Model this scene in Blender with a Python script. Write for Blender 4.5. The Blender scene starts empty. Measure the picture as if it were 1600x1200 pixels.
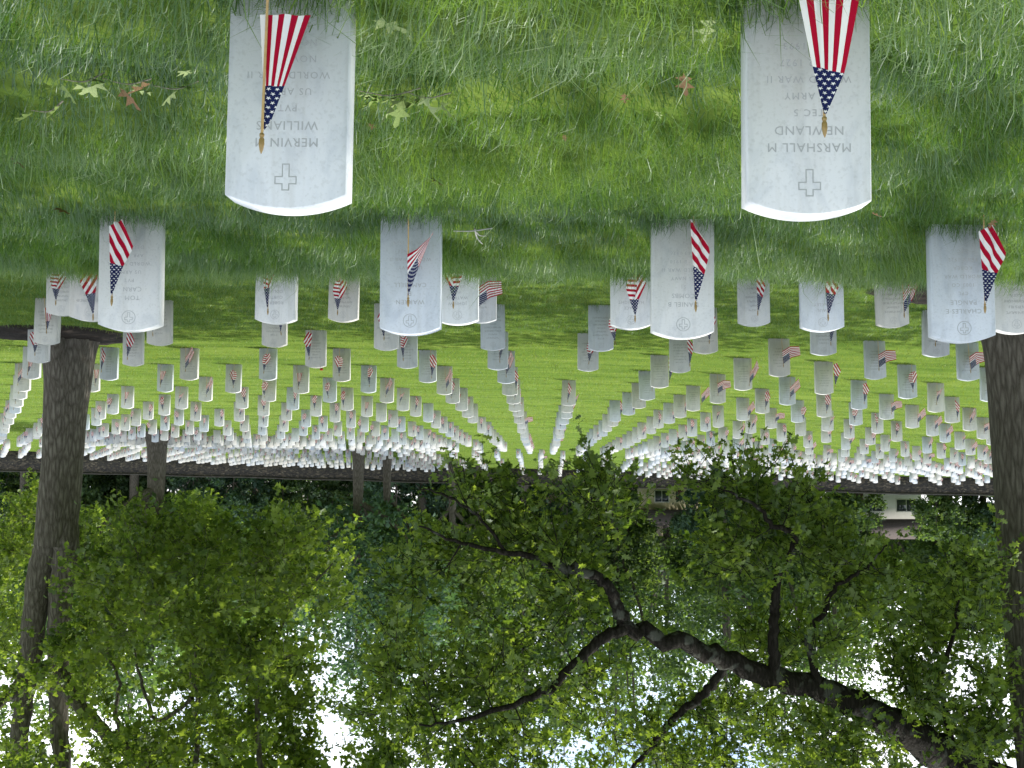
import bpy, math, random
import numpy as np
R = math.radians
SC = bpy.context.scene
COL = SC.collection
rng = np.random.default_rng(7)
random.seed(7)

# ------------------------------------------------------------------ camera, light
F = 1800.0                      # focal length in pixels of the 1600 px wide photograph
CAMZ = 1.27
PITCH = math.atan(130 / F); YAW = math.atan(45 / F)
fw = np.array([math.sin(YAW) * math.cos(PITCH), math.cos(YAW) * math.cos(PITCH), -math.sin(PITCH)])
rt = np.array([math.cos(YAW), -math.sin(YAW), 0.0])
up = np.cross(rt, fw)
CAM = np.array([0, 0, CAMZ])
def P(x, y, d):
    """photo pixel (picture is upside down) at depth d -> world point"""
    return CAM + d * (fw - rt * (x - 800) / F + up * (y - 600) / F)
cam = bpy.data.cameras.new('camera'); camo = bpy.data.objects.new('camera', cam); COL.objects.link(camo)
cam.sensor_width = 36; cam.lens = F / 1600 * 36; cam.clip_end = 3000; cam.clip_start = .05
camo.location = CAM
# the photograph was taken with the phone held upside down: roll of 180 degrees
from mathutils import Matrix
m = Matrix((( -rt[0], -up[0], -fw[0]), (-rt[1], -up[1], -fw[1]), (-rt[2], -up[2], -fw[2])))
camo.rotation_euler = m.to_euler()
SC.camera = camo
SC.render.resolution_x = 1024; SC.render.resolution_y = 768

SUN_AZ = -46; SUN_EL = 61
w = bpy.data.worlds.new('World'); SC.world = w; w.use_nodes = True
nt = w.node_tree; nt.nodes.clear()
sky = nt.nodes.new('ShaderNodeTexSky'); sky.sky_type = 'NISHITA'; sky.sun_disc = False
sky.sun_elevation = R(SUN_EL); sky.sun_rotation = R(SUN_AZ % 360); sky.dust_density = 1.5
bg = nt.nodes.new('ShaderNodeBackground'); bg.inputs['Strength'].default_value = .15
out = nt.nodes.new('ShaderNodeOutputWorld')
tc = nt.nodes.new('ShaderNodeTexCoord')
nz = nt.nodes.new('ShaderNodeTexNoise'); nz.inputs['Scale'].default_value = 3.2; nz.inputs['Detail'].default_value = 6
nz.inputs['Roughness'].default_value = .6
cr = nt.nodes.new('ShaderNodeValToRGB'); cr.color_ramp.elements[0].position = .40; cr.color_ramp.elements[1].position = .58
mx = nt.nodes.new('ShaderNodeMixRGB'); mx.inputs[2].default_value = (9.5, 9.8, 10.2, 1)
nt.links.new(tc.outputs['Generated'], nz.inputs['Vector']); nt.links.new(nz.outputs['Fac'], cr.inputs[0])
nt.links.new(cr.outputs[0], mx.inputs[0]); nt.links.new(sky.outputs[0], mx.inputs[1])
nt.links.new(mx.outputs[0], bg.inputs[0]); nt.links.new(bg.outputs[0], out.inputs[0])
sun = bpy.data.lights.new('sun', 'SUN'); sun.energy = 3.6; sun.angle = R(.6); sun.color = (1, .95, .86)
suno = bpy.data.objects.new('sun', sun); COL.objects.link(suno)
sd = np.array([math.sin(R(SUN_AZ)) * math.cos(R(SUN_EL)), math.cos(R(SUN_AZ)) * math.cos(R(SUN_EL)), math.sin(R(SUN_EL))])
from mathutils import Vector
suno.rotation_euler = Vector(sd).to_track_quat('Z', 'Y').to_euler(); suno.location = (0, 0, 40)
vs = SC.view_settings; vs.view_transform = 'Standard'; vs.look = 'None'; vs.gamma = 1; vs.exposure = 0.74
vs.use_curve_mapping = False

# ------------------------------------------------------------------ helpers
def tag(o, label=None, cat=None, group=None, kind=None):
    if label: o['label'] = label
    if cat: o['category'] = cat
    if group: o['group'] = group
    if kind: o['kind'] = kind
    return o
def mesh(name, V, faces, smooth=False, mats=(), fmat=None, uv=None, tint=None):
    """faces: list of int arrays (n,3) / (n,4)"""
    V = np.asarray(V, dtype=np.float32)
    faces = [np.asarray(f, dtype=np.int32) for f in faces if len(f)]
    me = bpy.data.meshes.new(name)
    me.vertices.add(len(V)); me.vertices.foreach_set('co', V.ravel())
    li = np.concatenate([f.ravel() for f in faces])
    tot = np.concatenate([np.full(len(f), f.shape[1], np.int32) for f in faces])
    st = np.concatenate([[0], np.cumsum(tot)[:-1]]).astype(np.int32)
    me.loops.add(len(li)); me.loops.foreach_set('vertex_index', li)
    me.polygons.add(len(tot)); me.polygons.foreach_set('loop_start', st); me.polygons.foreach_set('loop_total', tot)
    if smooth: me.polygons.foreach_set('use_smooth', np.ones(len(tot), bool))
    for m_ in mats: me.materials.append(m_)
    if fmat is not None: me.polygons.foreach_set('material_index', np.asarray(fmat, np.int32))
    me.update(calc_edges=True)
    if uv is not None:
        l = me.uv_layers.new(name='UVMap'); l.data.foreach_set('uv', np.asarray(uv, np.float32)[li].ravel() if len(uv) == len(V) else np.asarray(uv, np.float32).ravel())
    if tint is not None:
        a = me.attributes.new('tint', 'FLOAT', 'POINT'); a.data.foreach_set('value', np.asarray(tint, np.float32))
    me.validate()
    return me
def obj(name, me, parent=None, loc=None):
    o = bpy.data.objects.new(name, me); COL.objects.link(o)
    if parent is not None: o.parent = parent
    if loc is not None: o.location = loc
    return o
def empty(name, loc, rz=0):
    o = bpy.data.objects.new(name, None); COL.objects.link(o); o.location = loc; o.rotation_euler = (0, 0, rz)
    o.empty_display_size = .1
    return o
_lat = {}
def vnoise(x, y, seed=0):
    if seed not in _lat: _lat[seed] = np.random.default_rng(seed + 100).random((256, 256))
    L = _lat[seed]; x = np.asarray(x, float); y = np.asarray(y, float)
    xi = np.floor(x).astype(int); yi = np.floor(y).astype(int); fx = x - xi; fy = y - yi
    fx = fx * fx * (3 - 2 * fx); fy = fy * fy * (3 - 2 * fy)
    a = L[xi % 256, yi % 256]; b = L[(xi + 1) % 256, yi % 256]; c = L[xi % 256, (yi + 1) % 256]; d = L[(xi + 1) % 256, (yi + 1) % 256]
    return (a * (1 - fx) + b * fx) * (1 - fy) + (c * (1 - fx) + d * fx) * fy

# ------------------------------------------------------------------ materials
def mat(name):
    m_ = bpy.data.materials.new(name); m_.use_nodes = True
    n = m_.node_tree.nodes; n.clear()
    return m_, m_.node_tree, n, m_.node_tree.links
def N(n, t, **kw):
    nd = n.new(t)
    for k, v in kw.items():
        if k in ('operation', 'blend_type', 'attribute_name', 'feature', 'distance', 'wave_type', 'bands_direction', 'data_type', 'noise_dimensions'): setattr(nd, k, v)
        else: nd.inputs[k].default_value = v
    return nd
def ramp(n, stops):
    r = n.new('ShaderNodeValToRGB'); e = r.color_ramp.elements
    while len(e) < len(stops): e.new(.5)
    for el, (p, c) in zip(e, stops): el.position = p; el.color = (*c, 1)
    return r
def math_(n, l, op, a, b=None, c=None):
    nd = n.new('ShaderNodeMath'); nd.operation = op
    for i, v in enumerate((a, b, c)):
        if v is None: continue
        if isinstance(v, (int, float)): nd.inputs[i].default_value = v
        else: l.new(v, nd.inputs[i])
    return nd.outputs[0]
def leafy(name, c0, c1, c2, trans=.5, gloss=.12, rough=.45, tcol=None):
    m_, t, n, l = mat(name)
    at = N(n, 'ShaderNodeAttribute', attribute_name='tint')
    r = ramp(n, [(0, c0), (.5, c1), (1, c2)]); l.new(at.outputs['Fac'], r.inputs[0])
    d = n.new('ShaderNodeBsdfDiffuse'); tr = n.new('ShaderNodeBsdfTranslucent'); g = n.new('ShaderNodeBsdfGlossy')
    g.inputs['Roughness'].default_value = rough; g.inputs['Color'].default_value = (.8, .85, .9, 1)
    hs = n.new('ShaderNodeMixRGB'); hs.blend_type = 'MULTIPLY'; hs.inputs[0].default_value = 1
    hs.inputs[2].default_value = (*(tcol or (1.7, 1.75, .7)), 1)
    l.new(r.outputs[0], d.inputs[0]); l.new(r.outputs[0], hs.inputs[1]); l.new(hs.outputs[0], tr.inputs[0])
    a = n.new('ShaderNodeMixShader'); a.inputs[0].default_value = trans; l.new(d.outputs[0], a.inputs[1]); l.new(tr.outputs[0], a.inputs[2])
    b = n.new('ShaderNodeMixShader'); b.inputs[0].default_value = gloss; l.new(a.outputs[0], b.inputs[1]); l.new(g.outputs[0], b.inputs[2])
    o = n.new('ShaderNodeOutputMaterial'); l.new(b.outputs[0], o.inputs[0])
    return m_
def bark(name, c0, c1, sc=1.0, lichen=False):
    m_, t, n, l = mat(name)
    tc = n.new('ShaderNodeTexCoord'); mp = n.new('ShaderNodeMapping'); mp.inputs['Scale'].default_value = (16 * sc, 16 * sc, 3.2 * sc)
    l.new(tc.outputs['Object'], mp.inputs[0])
    vo = N(n, 'ShaderNodeTexVoronoi', feature='DISTANCE_TO_EDGE', Scale=1.0); l.new(mp.outputs[0], vo.inputs['Vector'])
    nz = N(n, 'ShaderNodeTexNoise', Scale=2.2, Detail=8.0, Roughness=.7); l.new(mp.outputs[0], nz.inputs['Vector'])
    ad = N(n, 'ShaderNodeMath', operation='MULTIPLY_ADD'); l.new(vo.outputs['Distance'], ad.inputs[0]); ad.inputs[1].default_value = 1.1; l.new(nz.outputs['Fac'], ad.inputs[2])
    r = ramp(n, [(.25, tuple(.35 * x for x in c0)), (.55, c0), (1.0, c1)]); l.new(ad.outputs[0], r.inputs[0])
    col = r.outputs[0]
    if lichen:
        n2 = N(n, 'ShaderNodeTexNoise', Scale=5.0, Detail=4.0); l.new(tc.outputs['Object'], n2.inputs['Vector'])
        r2 = ramp(n, [(.56, (0, 0, 0)), (.62, (1, 1, 1))]); l.new(n2.outputs['Fac'], r2.inputs[0])
        mx = n.new('ShaderNodeMixRGB'); l.new(r2.outputs[0], mx.inputs[0]); l.new(col, mx.inputs[1]); mx.inputs[2].default_value = (.062, .064, .055, 1); col = mx.outputs[0]
    b = n.new('ShaderNodeBsdfPrincipled'); b.inputs['Roughness'].default_value = .9; b.inputs['Specular IOR Level'].default_value = .12; l.new(col, b.inputs['Base Color'])
    bp = n.new('ShaderNodeBump'); bp.inputs['Strength'].default_value = .9; bp.inputs['Distance'].default_value = .03 / sc; l.new(ad.outputs[0], bp.inputs['Height']); l.new(bp.outputs[0], b.inputs['Normal'])
    o = n.new('ShaderNodeOutputMaterial'); l.new(b.outputs[0], o.inputs[0])
    return m_
def plain(name, c, rough=.7, noise=0, nscale=20, bump=0):
    m_, t, n, l = mat(name)
    b = n.new('ShaderNodeBsdfPrincipled'); b.inputs['Roughness'].default_value = rough; b.inputs['Specular IOR Level'].default_value = .5 if rough < .5 else .12; b.inputs['Base Color'].default_value = (*c, 1)
    if noise:
        tc = n.new('ShaderNodeTexCoord'); nz = N(n, 'ShaderNodeTexNoise', Scale=float(nscale), Detail=6.0, Roughness=.65); l.new(tc.outputs['Object'], nz.inputs['Vector'])
        r = ramp(n, [(.3, tuple(x * (1 - noise) for x in c)), (.7, tuple(min(1, x * (1 + noise)) for x in c))]); l.new(nz.outputs['Fac'], r.inputs[0]); l.new(r.outputs[0], b.inputs['Base Color'])
        if bump:
            bp = n.new('ShaderNodeBump'); bp.inputs['Strength'].default_value = .7; bp.inputs['Distance'].default_value = bump; l.new(nz.outputs['Fac'], bp.inputs['Height']); l.new(bp.outputs[0], b.inputs['Normal'])
    o = n.new('ShaderNodeOutputMaterial'); l.new(b.outputs[0], o.inputs[0])
    return m_
def marble(name, lettering):
    m_, t, n, l = mat(name)
    tc = n.new('ShaderNodeTexCoord'); oi = n.new('ShaderNodeObjectInfo'); ge = n.new('ShaderNodeNewGeometry')
    rnd = math_(n, l, 'FRACT', math_(n, l, 'ADD', oi.outputs['Random'], ge.outputs['Random Per Island']))
    base = ramp(n, [(0, (.48, .52, .575)), (.3, (.545, .565, .585)), (.5, (.58, .575, .56)), (.8, (.56, .55, .525)), (1, (.51, .50, .47))] if lettering else [(0, (.545, .59, .66)), (.3, (.585, .62, .67)), (.55, (.62, .64, .66)), (.8, (.61, .615, .61)), (1, (.585, .58, .56))]); l.new(rnd, base.inputs[0])
    off = n.new('ShaderNodeVectorMath'); off.operation = 'ADD'; l.new(tc.outputs['Object'], off.inputs[0])
    cb = n.new('ShaderNodeCombineXYZ'); l.new(math_(n, l, 'MULTIPLY', rnd, 37.0), cb.inputs[0]); l.new(math_(n, l, 'MULTIPLY', rnd, 11.0), cb.inputs[2]); l.new(cb.outputs[0], off.inputs[1])
    mp = n.new('ShaderNodeMapping'); mp.inputs['Scale'].default_value = (5, 5, 2.6); mp.inputs['Rotation'].default_value = (0, .5, 0); l.new(off.outputs[0], mp.inputs[0])
    v = N(n, 'ShaderNodeTexNoise', Scale=1.3, Detail=7.0, Roughness=.62, Distortion=1.4); l.new(mp.outputs[0], v.inputs['Vector'])
    vr = ramp(n, [(.32, (.80, .82, .85)), (.5, (1, 1, 1)), (.72, (1.03, 1.02, 1.0))]); l.new(v.outputs['Fac'], vr.inputs[0])
    m1 = N(n, 'ShaderNodeMixRGB', blend_type='MULTIPLY'); m1.inputs[0].default_value = .85; l.new(base.outputs[0], m1.inputs[1]); l.new(vr.outputs[0], m1.inputs[2])
    s = N(n, 'ShaderNodeTexNoise', Scale=95.0, Detail=3.0); l.new(off.outputs[0], s.inputs['Vector'])
    sr = ramp(n, [(.33, (.86, .86, .85)), (.46, (1, 1, 1))]); l.new(s.outputs['Fac'], sr.inputs[0])
    m2 = N(n, 'ShaderNodeMixRGB', blend_type='MULTIPLY'); m2.inputs[0].default_value = .7; l.new(m1.outputs[0], m2.inputs[1]); l.new(sr.outputs[0], m2.inputs[2])
    # rain streaks and grime with their own vertical shapes
    mp2 = n.new('ShaderNodeMapping'); mp2.inputs['Scale'].default_value = (26, 26, 2.2); l.new(off.outputs[0], mp2.inputs[0])
    k = N(n, 'ShaderNodeTexNoise', Scale=1.0, Detail=5.0, Roughness=.6); l.new(mp2.outputs[0], k.inputs['Vector'])
    kr = ramp(n, [(.3, (.84, .83, .80)), (.5, (1, 1, 1))]); l.new(k.outputs['Fac'], kr.inputs[0])
    m3 = N(n, 'ShaderNodeMixRGB', blend_type='MULTIPLY'); m3.inputs[0].default_value = .6; l.new(m2.outputs[0], m3.inputs[1]); l.new(kr.outputs[0], m3.inputs[2])
    col = m3.outputs[0]
    if lettering:   # unreadable lettering, its engraved shade painted in, on the front of farther stones
        sx = n.new('ShaderNodeSeparateXYZ'); l.new(tc.outputs['Object'], sx.inputs[0])
        zl = math_(n, l, 'FRACT', math_(n, l, 'DIVIDE', sx.outputs['Z'], .046))
        a1 = math_(n, l, 'GREATER_THAN', zl, .28); a2 = math_(n, l, 'LESS_THAN', zl, .76)
        row = math_(n, l, 'FLOOR', math_(n, l, 'DIVIDE', sx.outputs['Z'], .046))
        wn = n.new('ShaderNodeTexWhiteNoise'); wn.noise_dimensions = '2D'; c2 = n.new('ShaderNodeCombineXYZ'); l.new(row, c2.inputs[0]); l.new(math_(n, l, 'MULTIPLY', rnd, 91.0), c2.inputs[1]); l.new(c2.outputs[0], wn.inputs['Vector'])
        half = math_(n, l, 'MULTIPLY_ADD', wn.outputs['Value'], .075, .04)
        inx = math_(n, l, 'LESS_THAN', math_(n, l, 'ABSOLUTE', sx.outputs['X']), half)
        lo = math_(n, l, 'GREATER_THAN', sx.outputs['Z'], .14); hi = math_(n, l, 'LESS_THAN', sx.outputs['Z'], .45)
        nn = N(n, 'ShaderNodeTexNoise', Scale=1.0, Detail=1.0); mp3 = n.new('ShaderNodeMapping'); mp3.inputs['Scale'].default_value = (95, 1, 60); l.new(off.outputs[0], mp3.inputs[0]); l.new(mp3.outputs[0], nn.inputs['Vector'])
        le = math_(n, l, 'GREATER_THAN', nn.outputs['Fac'], .47)
        sn = n.new('ShaderNodeSeparateXYZ'); l.new(tc.outputs['Normal'], sn.inputs[0]); fr = math_(n, l, 'LESS_THAN', sn.outputs['Y'], -.8)
        msk = a1
        for q in (a2, inx, lo, hi, le, fr): msk = math_(n, l, 'MULTIPLY', msk, q)
        m4 = N(n, 'ShaderNodeMixRGB', blend_type='MULTIPLY'); l.new(math_(n, l, 'MULTIPLY', msk, .45), m4.inputs[0]); l.new(col, m4.inputs[1]); m4.inputs[2].default_value = (.45, .45, .45, 1); col = m4.outputs[0]
    b = n.new('ShaderNodeBsdfPrincipled'); b.inputs['Roughness'].default_value = .55; b.inputs['Specular IOR Level'].default_value = .35
    l.new(col, b.inputs['Base Color'])
    bp = n.new('ShaderNodeBump'); bp.inputs['Strength'].default_value = .25; bp.inputs['Distance'].default_value = .002; l.new(s.outputs['Fac'], bp.inputs['Height']); l.new(bp.outputs[0], b.inputs['Normal'])
    o = n.new('ShaderNodeOutputMaterial'); l.new(b.outputs[0], o.inputs[0])
    return m_
def cloth_mat(name, canton):
    m_, t, n, l = mat(name)
    uv = n.new('ShaderNodeTexCoord'); sx = n.new('ShaderNodeSeparateXYZ'); l.new(uv.outputs['UV'], sx.inputs[0])
    if not canton:
        k = math_(n, l, 'FLOORED_MODULO', math_(n, l, 'FLOOR', sx.outputs['Y']), 2.0)
        r = ramp(n, [(.4, (.38, .008, .032)), (.6, (.80, .79, .80))]); l.new(k, r.inputs[0])
    else:   # five-pointed stars in staggered rows
        row = math_(n, l, 'FLOOR', sx.outputs['Y'])
        xs = math_(n, l, 'ADD', sx.outputs['X'], math_(n, l, 'MULTIPLY', math_(n, l, 'FLOORED_MODULO', row, 2.0), .5))
        cx = math_(n, l, 'SUBTRACT', math_(n, l, 'FRACT', xs), .5); cy = math_(n, l, 'MULTIPLY', math_(n, l, 'SUBTRACT', math_(n, l, 'FRACT', sx.outputs['Y']), .5), .82)
        rr = math_(n, l, 'SQRT', math_(n, l, 'ADD', math_(n, l, 'MULTIPLY', cx, cx), math_(n, l, 'MULTIPLY', cy, cy)))
        an = math_(n, l, 'FLOORED_MODULO', math_(n, l, 'ADD', math_(n, l, 'ARCTAN2', cx, cy), math.pi / 5), 2 * math.pi / 5)
        mm = math_(n, l, 'SUBTRACT', 1.0, math_(n, l, 'DIVIDE', math_(n, l, 'ABSOLUTE', math_(n, l, 'SUBTRACT', an, math.pi / 5)), math.pi / 5))
        ed = math_(n, l, 'MULTIPLY_ADD', math_(n, l, 'POWER', mm, 1.6), .22, .11)
        st = math_(n, l, 'LESS_THAN', rr, ed)
        r = ramp(n, [(.4, (.016, .022, .085)), (.6, (.80, .80, .82))]); l.new(st, r.inputs[0])
    d = n.new('ShaderNodeBsdfDiffuse'); tr = n.new('ShaderNodeBsdfTranslucent'); l.new(r.outputs[0], d.inputs[0]); l.new(r.outputs[0], tr.inputs[0])
    a = n.new('ShaderNodeMixShader'); a.inputs[0].default_value = .2; l.new(d.outputs[0], a.inputs[1]); l.new(tr.outputs[0], a.inputs[2])
    o = n.new('ShaderNodeOutputMaterial'); l.new(a.outputs[0], o.inputs[0])
    return m_
M = {}
M['grass'] = leafy('shaded_grass_blades', (.032, .082, .021), (.080, .158, .040), (.185, .265, .078), .42, .05, .45)  # darker copy: tree shade of the foreground put into the blade colour
M['lawn'] = leafy('sunlit_lawn_blades', (.072, .115, .024), (.138, .185, .040), (.225, .26, .075), .4, .03, .5)  # lighter, yellower copy: sunlight on the lawn put into the blade colour
M['leaf'] = leafy('oak_leaf', (.028, .054, .013), (.086, .134, .028), (.18, .236, .056), .52, .03, .5, (2.0, 2.05, .85))
M['leaf_bg'] = leafy('far_leaf', (.034, .066, .028), (.078, .130, .052), (.145, .205, .072), .5, .02, .6)
M['leaf_blue'] = leafy('evergreen_leaf', (.030, .064, .042), (.062, .116, .074), (.105, .168, .098), .45, .02, .6)
M['bark'] = bark('bark', (.098, .087, .073), (.20, .182, .158))
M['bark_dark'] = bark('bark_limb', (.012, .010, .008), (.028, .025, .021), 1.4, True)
M['bark_far'] = bark('bark_far', (.085, .075, .062), (.17, .15, .13), .8)
M['marble'] = marble('marble', False); M['marble_far'] = marble('marble_far', True); M['marble_l'] = marble('marble_lettered', True)
M['cut_shade'] = plain('cut_shade_grey', (.40, .415, .43), .8)  # flat grey stands in for the shade inside carved letters and emblems
M['stripe'] = cloth_mat('flag_stripes', False); M['canton'] = cloth_mat('flag_canton', True)
M['pole'] = plain('pale_wood', (.50, .34, .16), .6, .2, 40)
M['gold'] = plain('gilt_tip', (.30, .20, .075), .42, .25, 120)
M['mulch'] = plain('mulch', (.018, .014, .011), .95, .6, 18, .04)
M['wood'] = plain('twig_wood', (.22, .20, .16), .8, .3, 60)
M['leaf_green'] = plain('fallen_green_leaf', (.15, .21, .06), .5, .3, 30)
M['leaf_pale'] = plain('fallen_pale_leaf', (.24, .30, .13), .6, .25, 30)
M['leaf_brown'] = plain('fallen_brown_leaf', (.19, .115, .06), .7, .35, 30)

# ------------------------------------------------------------------ terrain
py = np.array([-60, 0, 3, 6, 7.4, 8.2, 9.1, 10.4, 12.1, 15.2, 18, 21, 24, 30, 36, 45, 60, 73, 82, 94, 99, 106, 150, 400, 1500])
pz = np.array([-1.25, -1.27, -1.27, -1.285, -1.30, -1.40, -1.76, -2.0, -2.13, -2.13, -2.12, -2.13, -2.10, -2.05, -1.98, -1.75, -1.5, -1.33, -.72, .06, .28, .45, 1.3, 6, 8]) + CAMZ
def zg(x, y):
    x = np.asarray(x, float); y = np.asarray(y, float)
    # gentle smoothing of the profile
    z = sum(np.interp(y + o_, py, pz) * k_ for o_, k_ in ((-.8, .2), (-.4, .2), (0, .2), (.4, .2), (.8, .2)))
    sl = np.interp(y, [0, 16, 22, 40, 75, 110, 200, 1500], [.016, .018, .042, .050, .058, .052, .02, 0])
    sr = np.interp(y, [0, 16, 24, 50, 75, 95, 110, 200, 1500], [.016, .016, .010, .009, .02, .034, .034, .02, 0])
    xx = np.clip(x, -70, 70); wgt = 1 / (1 + np.exp(-np.clip(xx / 1.5, -40, 40)))
    return z - (sl * (1 - wgt) + sr * wgt) * xx
def wall_y(x): return np.interp(x, [-75, -30.5, 0, 6, 75], [50, 78, 97, 97.5, 95])
def bump(x, y):
    """uneven mown turf: long low ridges across the slope"""
    f = np.exp(-np.maximum(np.asarray(y) - 8, 0) / 10)
    wv = vnoise(x * .35 + 3, y * 1.9, 1) * .6 + vnoise(x * .9, y * 3.3 + 9, 2) * .4
    return (wv - .5) * .125 * f + (vnoise(x * 3, y * 5, 3) - .5) * .022 * f
def zt(x, y): return zg(x, y) + bump(x, y)
xs = np.concatenate([-np.geomspace(900, 9, 24), np.arange(-8, 8.01, .14), np.geomspace(9, 900, 24)])
ys = np.concatenate([np.linspace(-60, 1, 12), np.arange(1.5, 14, .11), np.arange(14, 30, .5), np.arange(30, 125, 2.0), np.geomspace(127, 1500, 18)])
X, Y = np.meshgrid(xs, ys); Z = zt(X, Y)
nx, ny = len(xs), len(ys)
idx = np.arange(nx * ny).reshape(ny, nx)
lf = np.stack([idx[:-1, :-1], idx[:-1, 1:], idx[1:, 1:], idx[1:, :-1]], -1).reshape(-1, 4)
gm, t, n, l = mat('lawn_ground')
tcn = n.new('ShaderNodeTexCoord'); n1 = N(n, 'ShaderNodeTexNoise', Scale=2.5, Detail=8.0, Roughness=.7); l.new(tcn.outputs['Object'], n1.inputs['Vector'])
mpn = n.new('ShaderNodeMapping'); mpn.inputs['Scale'].default_value = (.25, 2.4, 1); l.new(tcn.outputs['Object'], mpn.inputs[0])
n2 = N(n, 'ShaderNodeTexNoise', Scale=1.0, Detail=5.0); l.new(mpn.outputs[0], n2.inputs['Vector'])
mm = N(n, 'ShaderNodeMath', operation='MULTIPLY_ADD'); l.new(n2.outputs['Fac'], mm.inputs[0]); mm.inputs[1].default_value = .7; l.new(math_(n, l, 'MULTIPLY', n1.outputs['Fac'], .5), mm.inputs[2])
rr = ramp(n, [(.38, (.042, .082, .016)), (.6, (.088, .142, .026)), (.85, (.15, .20, .044))]); l.new(mm.outputs[0], rr.inputs[0])
bb = n.new('ShaderNodeBsdfPrincipled'); bb.inputs['Roughness'].default_value = 1; bb.inputs['Specular IOR Level'].default_value = 0; l.new(rr.outputs[0], bb.inputs['Base Color'])
bpn = n.new('ShaderNodeBump'); bpn.inputs['Strength'].default_value = .5; bpn.inputs['Distance'].default_value = .04; l.new(n1.outputs['Fac'], bpn.inputs['Height']); l.new(bpn.outputs[0], bb.inputs['Normal'])
oo = n.new('ShaderNodeOutputMaterial'); l.new(bb.outputs[0], oo.inputs[0])
lawn = obj('lawn_ground', mesh('lawn_ground', np.stack([X, Y, Z], -1).reshape(-1, 3), [lf], True, [gm])); tag(lawn, kind='structure')

# ------------------------------------------------------------------ headstone lattice
SW, ST, SH = .322, .10, .60
ROW = 3.03
A0 = [.653, -.72, -2.22, -3.72]; A1 = [2.12, 3.60]
cols = [2.12 + 1.48 * i for i in range(-0, 40)] + [.653, -.72] + [-2.22 - 1.49 * i for i in range(0, 40)]
cols = sorted(cols)
stones = []   # k, x, y, seed
missing = {(4, 3.6), (2, 5.08), (4, -.72), (2, -5.2)}
TREE_A = (None); 
rows = [(k, k * ROW, .74 if k > 24 else 0) for k in range(1, 34) if k != 24]
rows += [(k, (k + .5) * ROW, .0 if k > 24 else .74) for k in range(19, 33)]
for k, y0, sh in rows:
    for ci, cx in enumerate(cols):
        x0 = cx + sh
        if abs(x0 - .025 * y0) > .47 * y0 + 1.0 or y0 > wall_y(x0) - 1.2: continue
        if abs(y0 / ROW - k) > .1 and abs(x0) < .085 * y0: continue
        if any(mk == k and abs(mx_ - cx) < .2 for mk, mx_ in missing): continue
        if k > 4 and random.random() < .035: continue
        j = .012 if k < 4 else .04
        stones.append([k, x0 + random.gauss(0, j), y0 + random.gauss(0, j)])
OVR = {(1, .653): .666, (1, -.72): -.708, (2, 2.12): 2.19, (2, .653): .687, (2, -.72): -.752, (3, .653): .66}
for s in stones:
    for (k_, x_), v_ in OVR.items():
        if s[0] == k_ and abs(s[1] - x_) < .2: s[1] = v_; s[2] = k_ * ROW
TA = P(106, 552, 19.6); TB = P(1606, 460, 13.3)
def near(x, y, t_, r_): return (x - t_[0]) ** 2 + (y - t_[1]) ** 2 < r_ * r_
TD = P(246, 676, 58); TE = P(560, 697, 78); TE2 = P(605, 706, 82)
stones = [s for s in stones if not (near(s[1], s[2], TA, .8) or near(s[1], s[2], TB, .9) or near(s[1], s[2], TD, 1.2) or near(s[1], s[2], TE, .9) or near(s[1], s[2], TE2, .9))]
def in_view(s):
    v = np.array([s[1], s[2], 0]) - np.array([0, 0, 0]); d = v @ np.array([fw[0], fw[1], 0]); r_ = v @ rt
    return abs(r_) < .452 * d + .25
stones.sort(key=lambda s: (not in_view(s), round(s[2] / ROW), abs(s[1])))
NEAR = stones[:300]; FAR = stones[300:]

def stone_profile(nseg, h=SH, below=.12):
    rise = .036; xs_ = np.linspace(SW / 2, -SW / 2, nseg + 1)
    rad = (SW * SW / 4 + rise * rise) / (2 * rise)
    zs_ = h - rad + np.sqrt(rad * rad - xs_ ** 2)
    return np.concatenate([[[-SW / 2, -below], [SW / 2, -below]], np.stack([xs_, zs_], -1)])
def stone_geo(nseg, bev):
    p = stone_profile(nseg); c = np.array([0, .25]); n_ = len(p)
    def ring(y, ins):
        q = p.copy()
        if ins:
            q[:, 0] *= 1 - ins / (SW / 2); q[:, 1] -= np.where(q[:, 1] > 0, ins, 0)
        return np.stack([q[:, 0], np.full(n_, y), q[:, 1]], -1)
    rings = [ring(-ST / 2, bev), ring(-ST / 2 + bev, 0), ring(ST / 2 - bev, 0), ring(ST / 2, bev)] if bev else [ring(-ST / 2, 0), ring(ST / 2, 0)]
    V = np.concatenate(rings); fs = []
    for r_ in range(len(rings) - 1):
        a = np.arange(n_) + r_ * n_; b = (np.arange(n_) + 1) % n_ + r_ * n_
        fs.append(np.stack([a, b, b + n_, a + n_], -1)[:, ::-1])
    def cap(off, rev):
        # strips between the base edge and the arc
        o_ = []
        for i in range(1, n_ - 1): o_.append([off, off + i, off + i + 1])
        o_ = np.array(o_); return o_[:, ::-1] if rev else o_
    return V, np.concatenate(fs), np.concatenate([cap(0, False), cap((len(rings) - 1) * n_, True)])
def stone_mesh(name, nseg, bev, mt):
    V, q, tr = stone_geo(nseg, bev); return mesh(name, V, [q, tr], False, [mt])
SM_NEAR = stone_mesh('headstone', 16, .003, M['marble']); SM_MID = stone_mesh('headstone', 12, .003, M['marble_l'])

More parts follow.
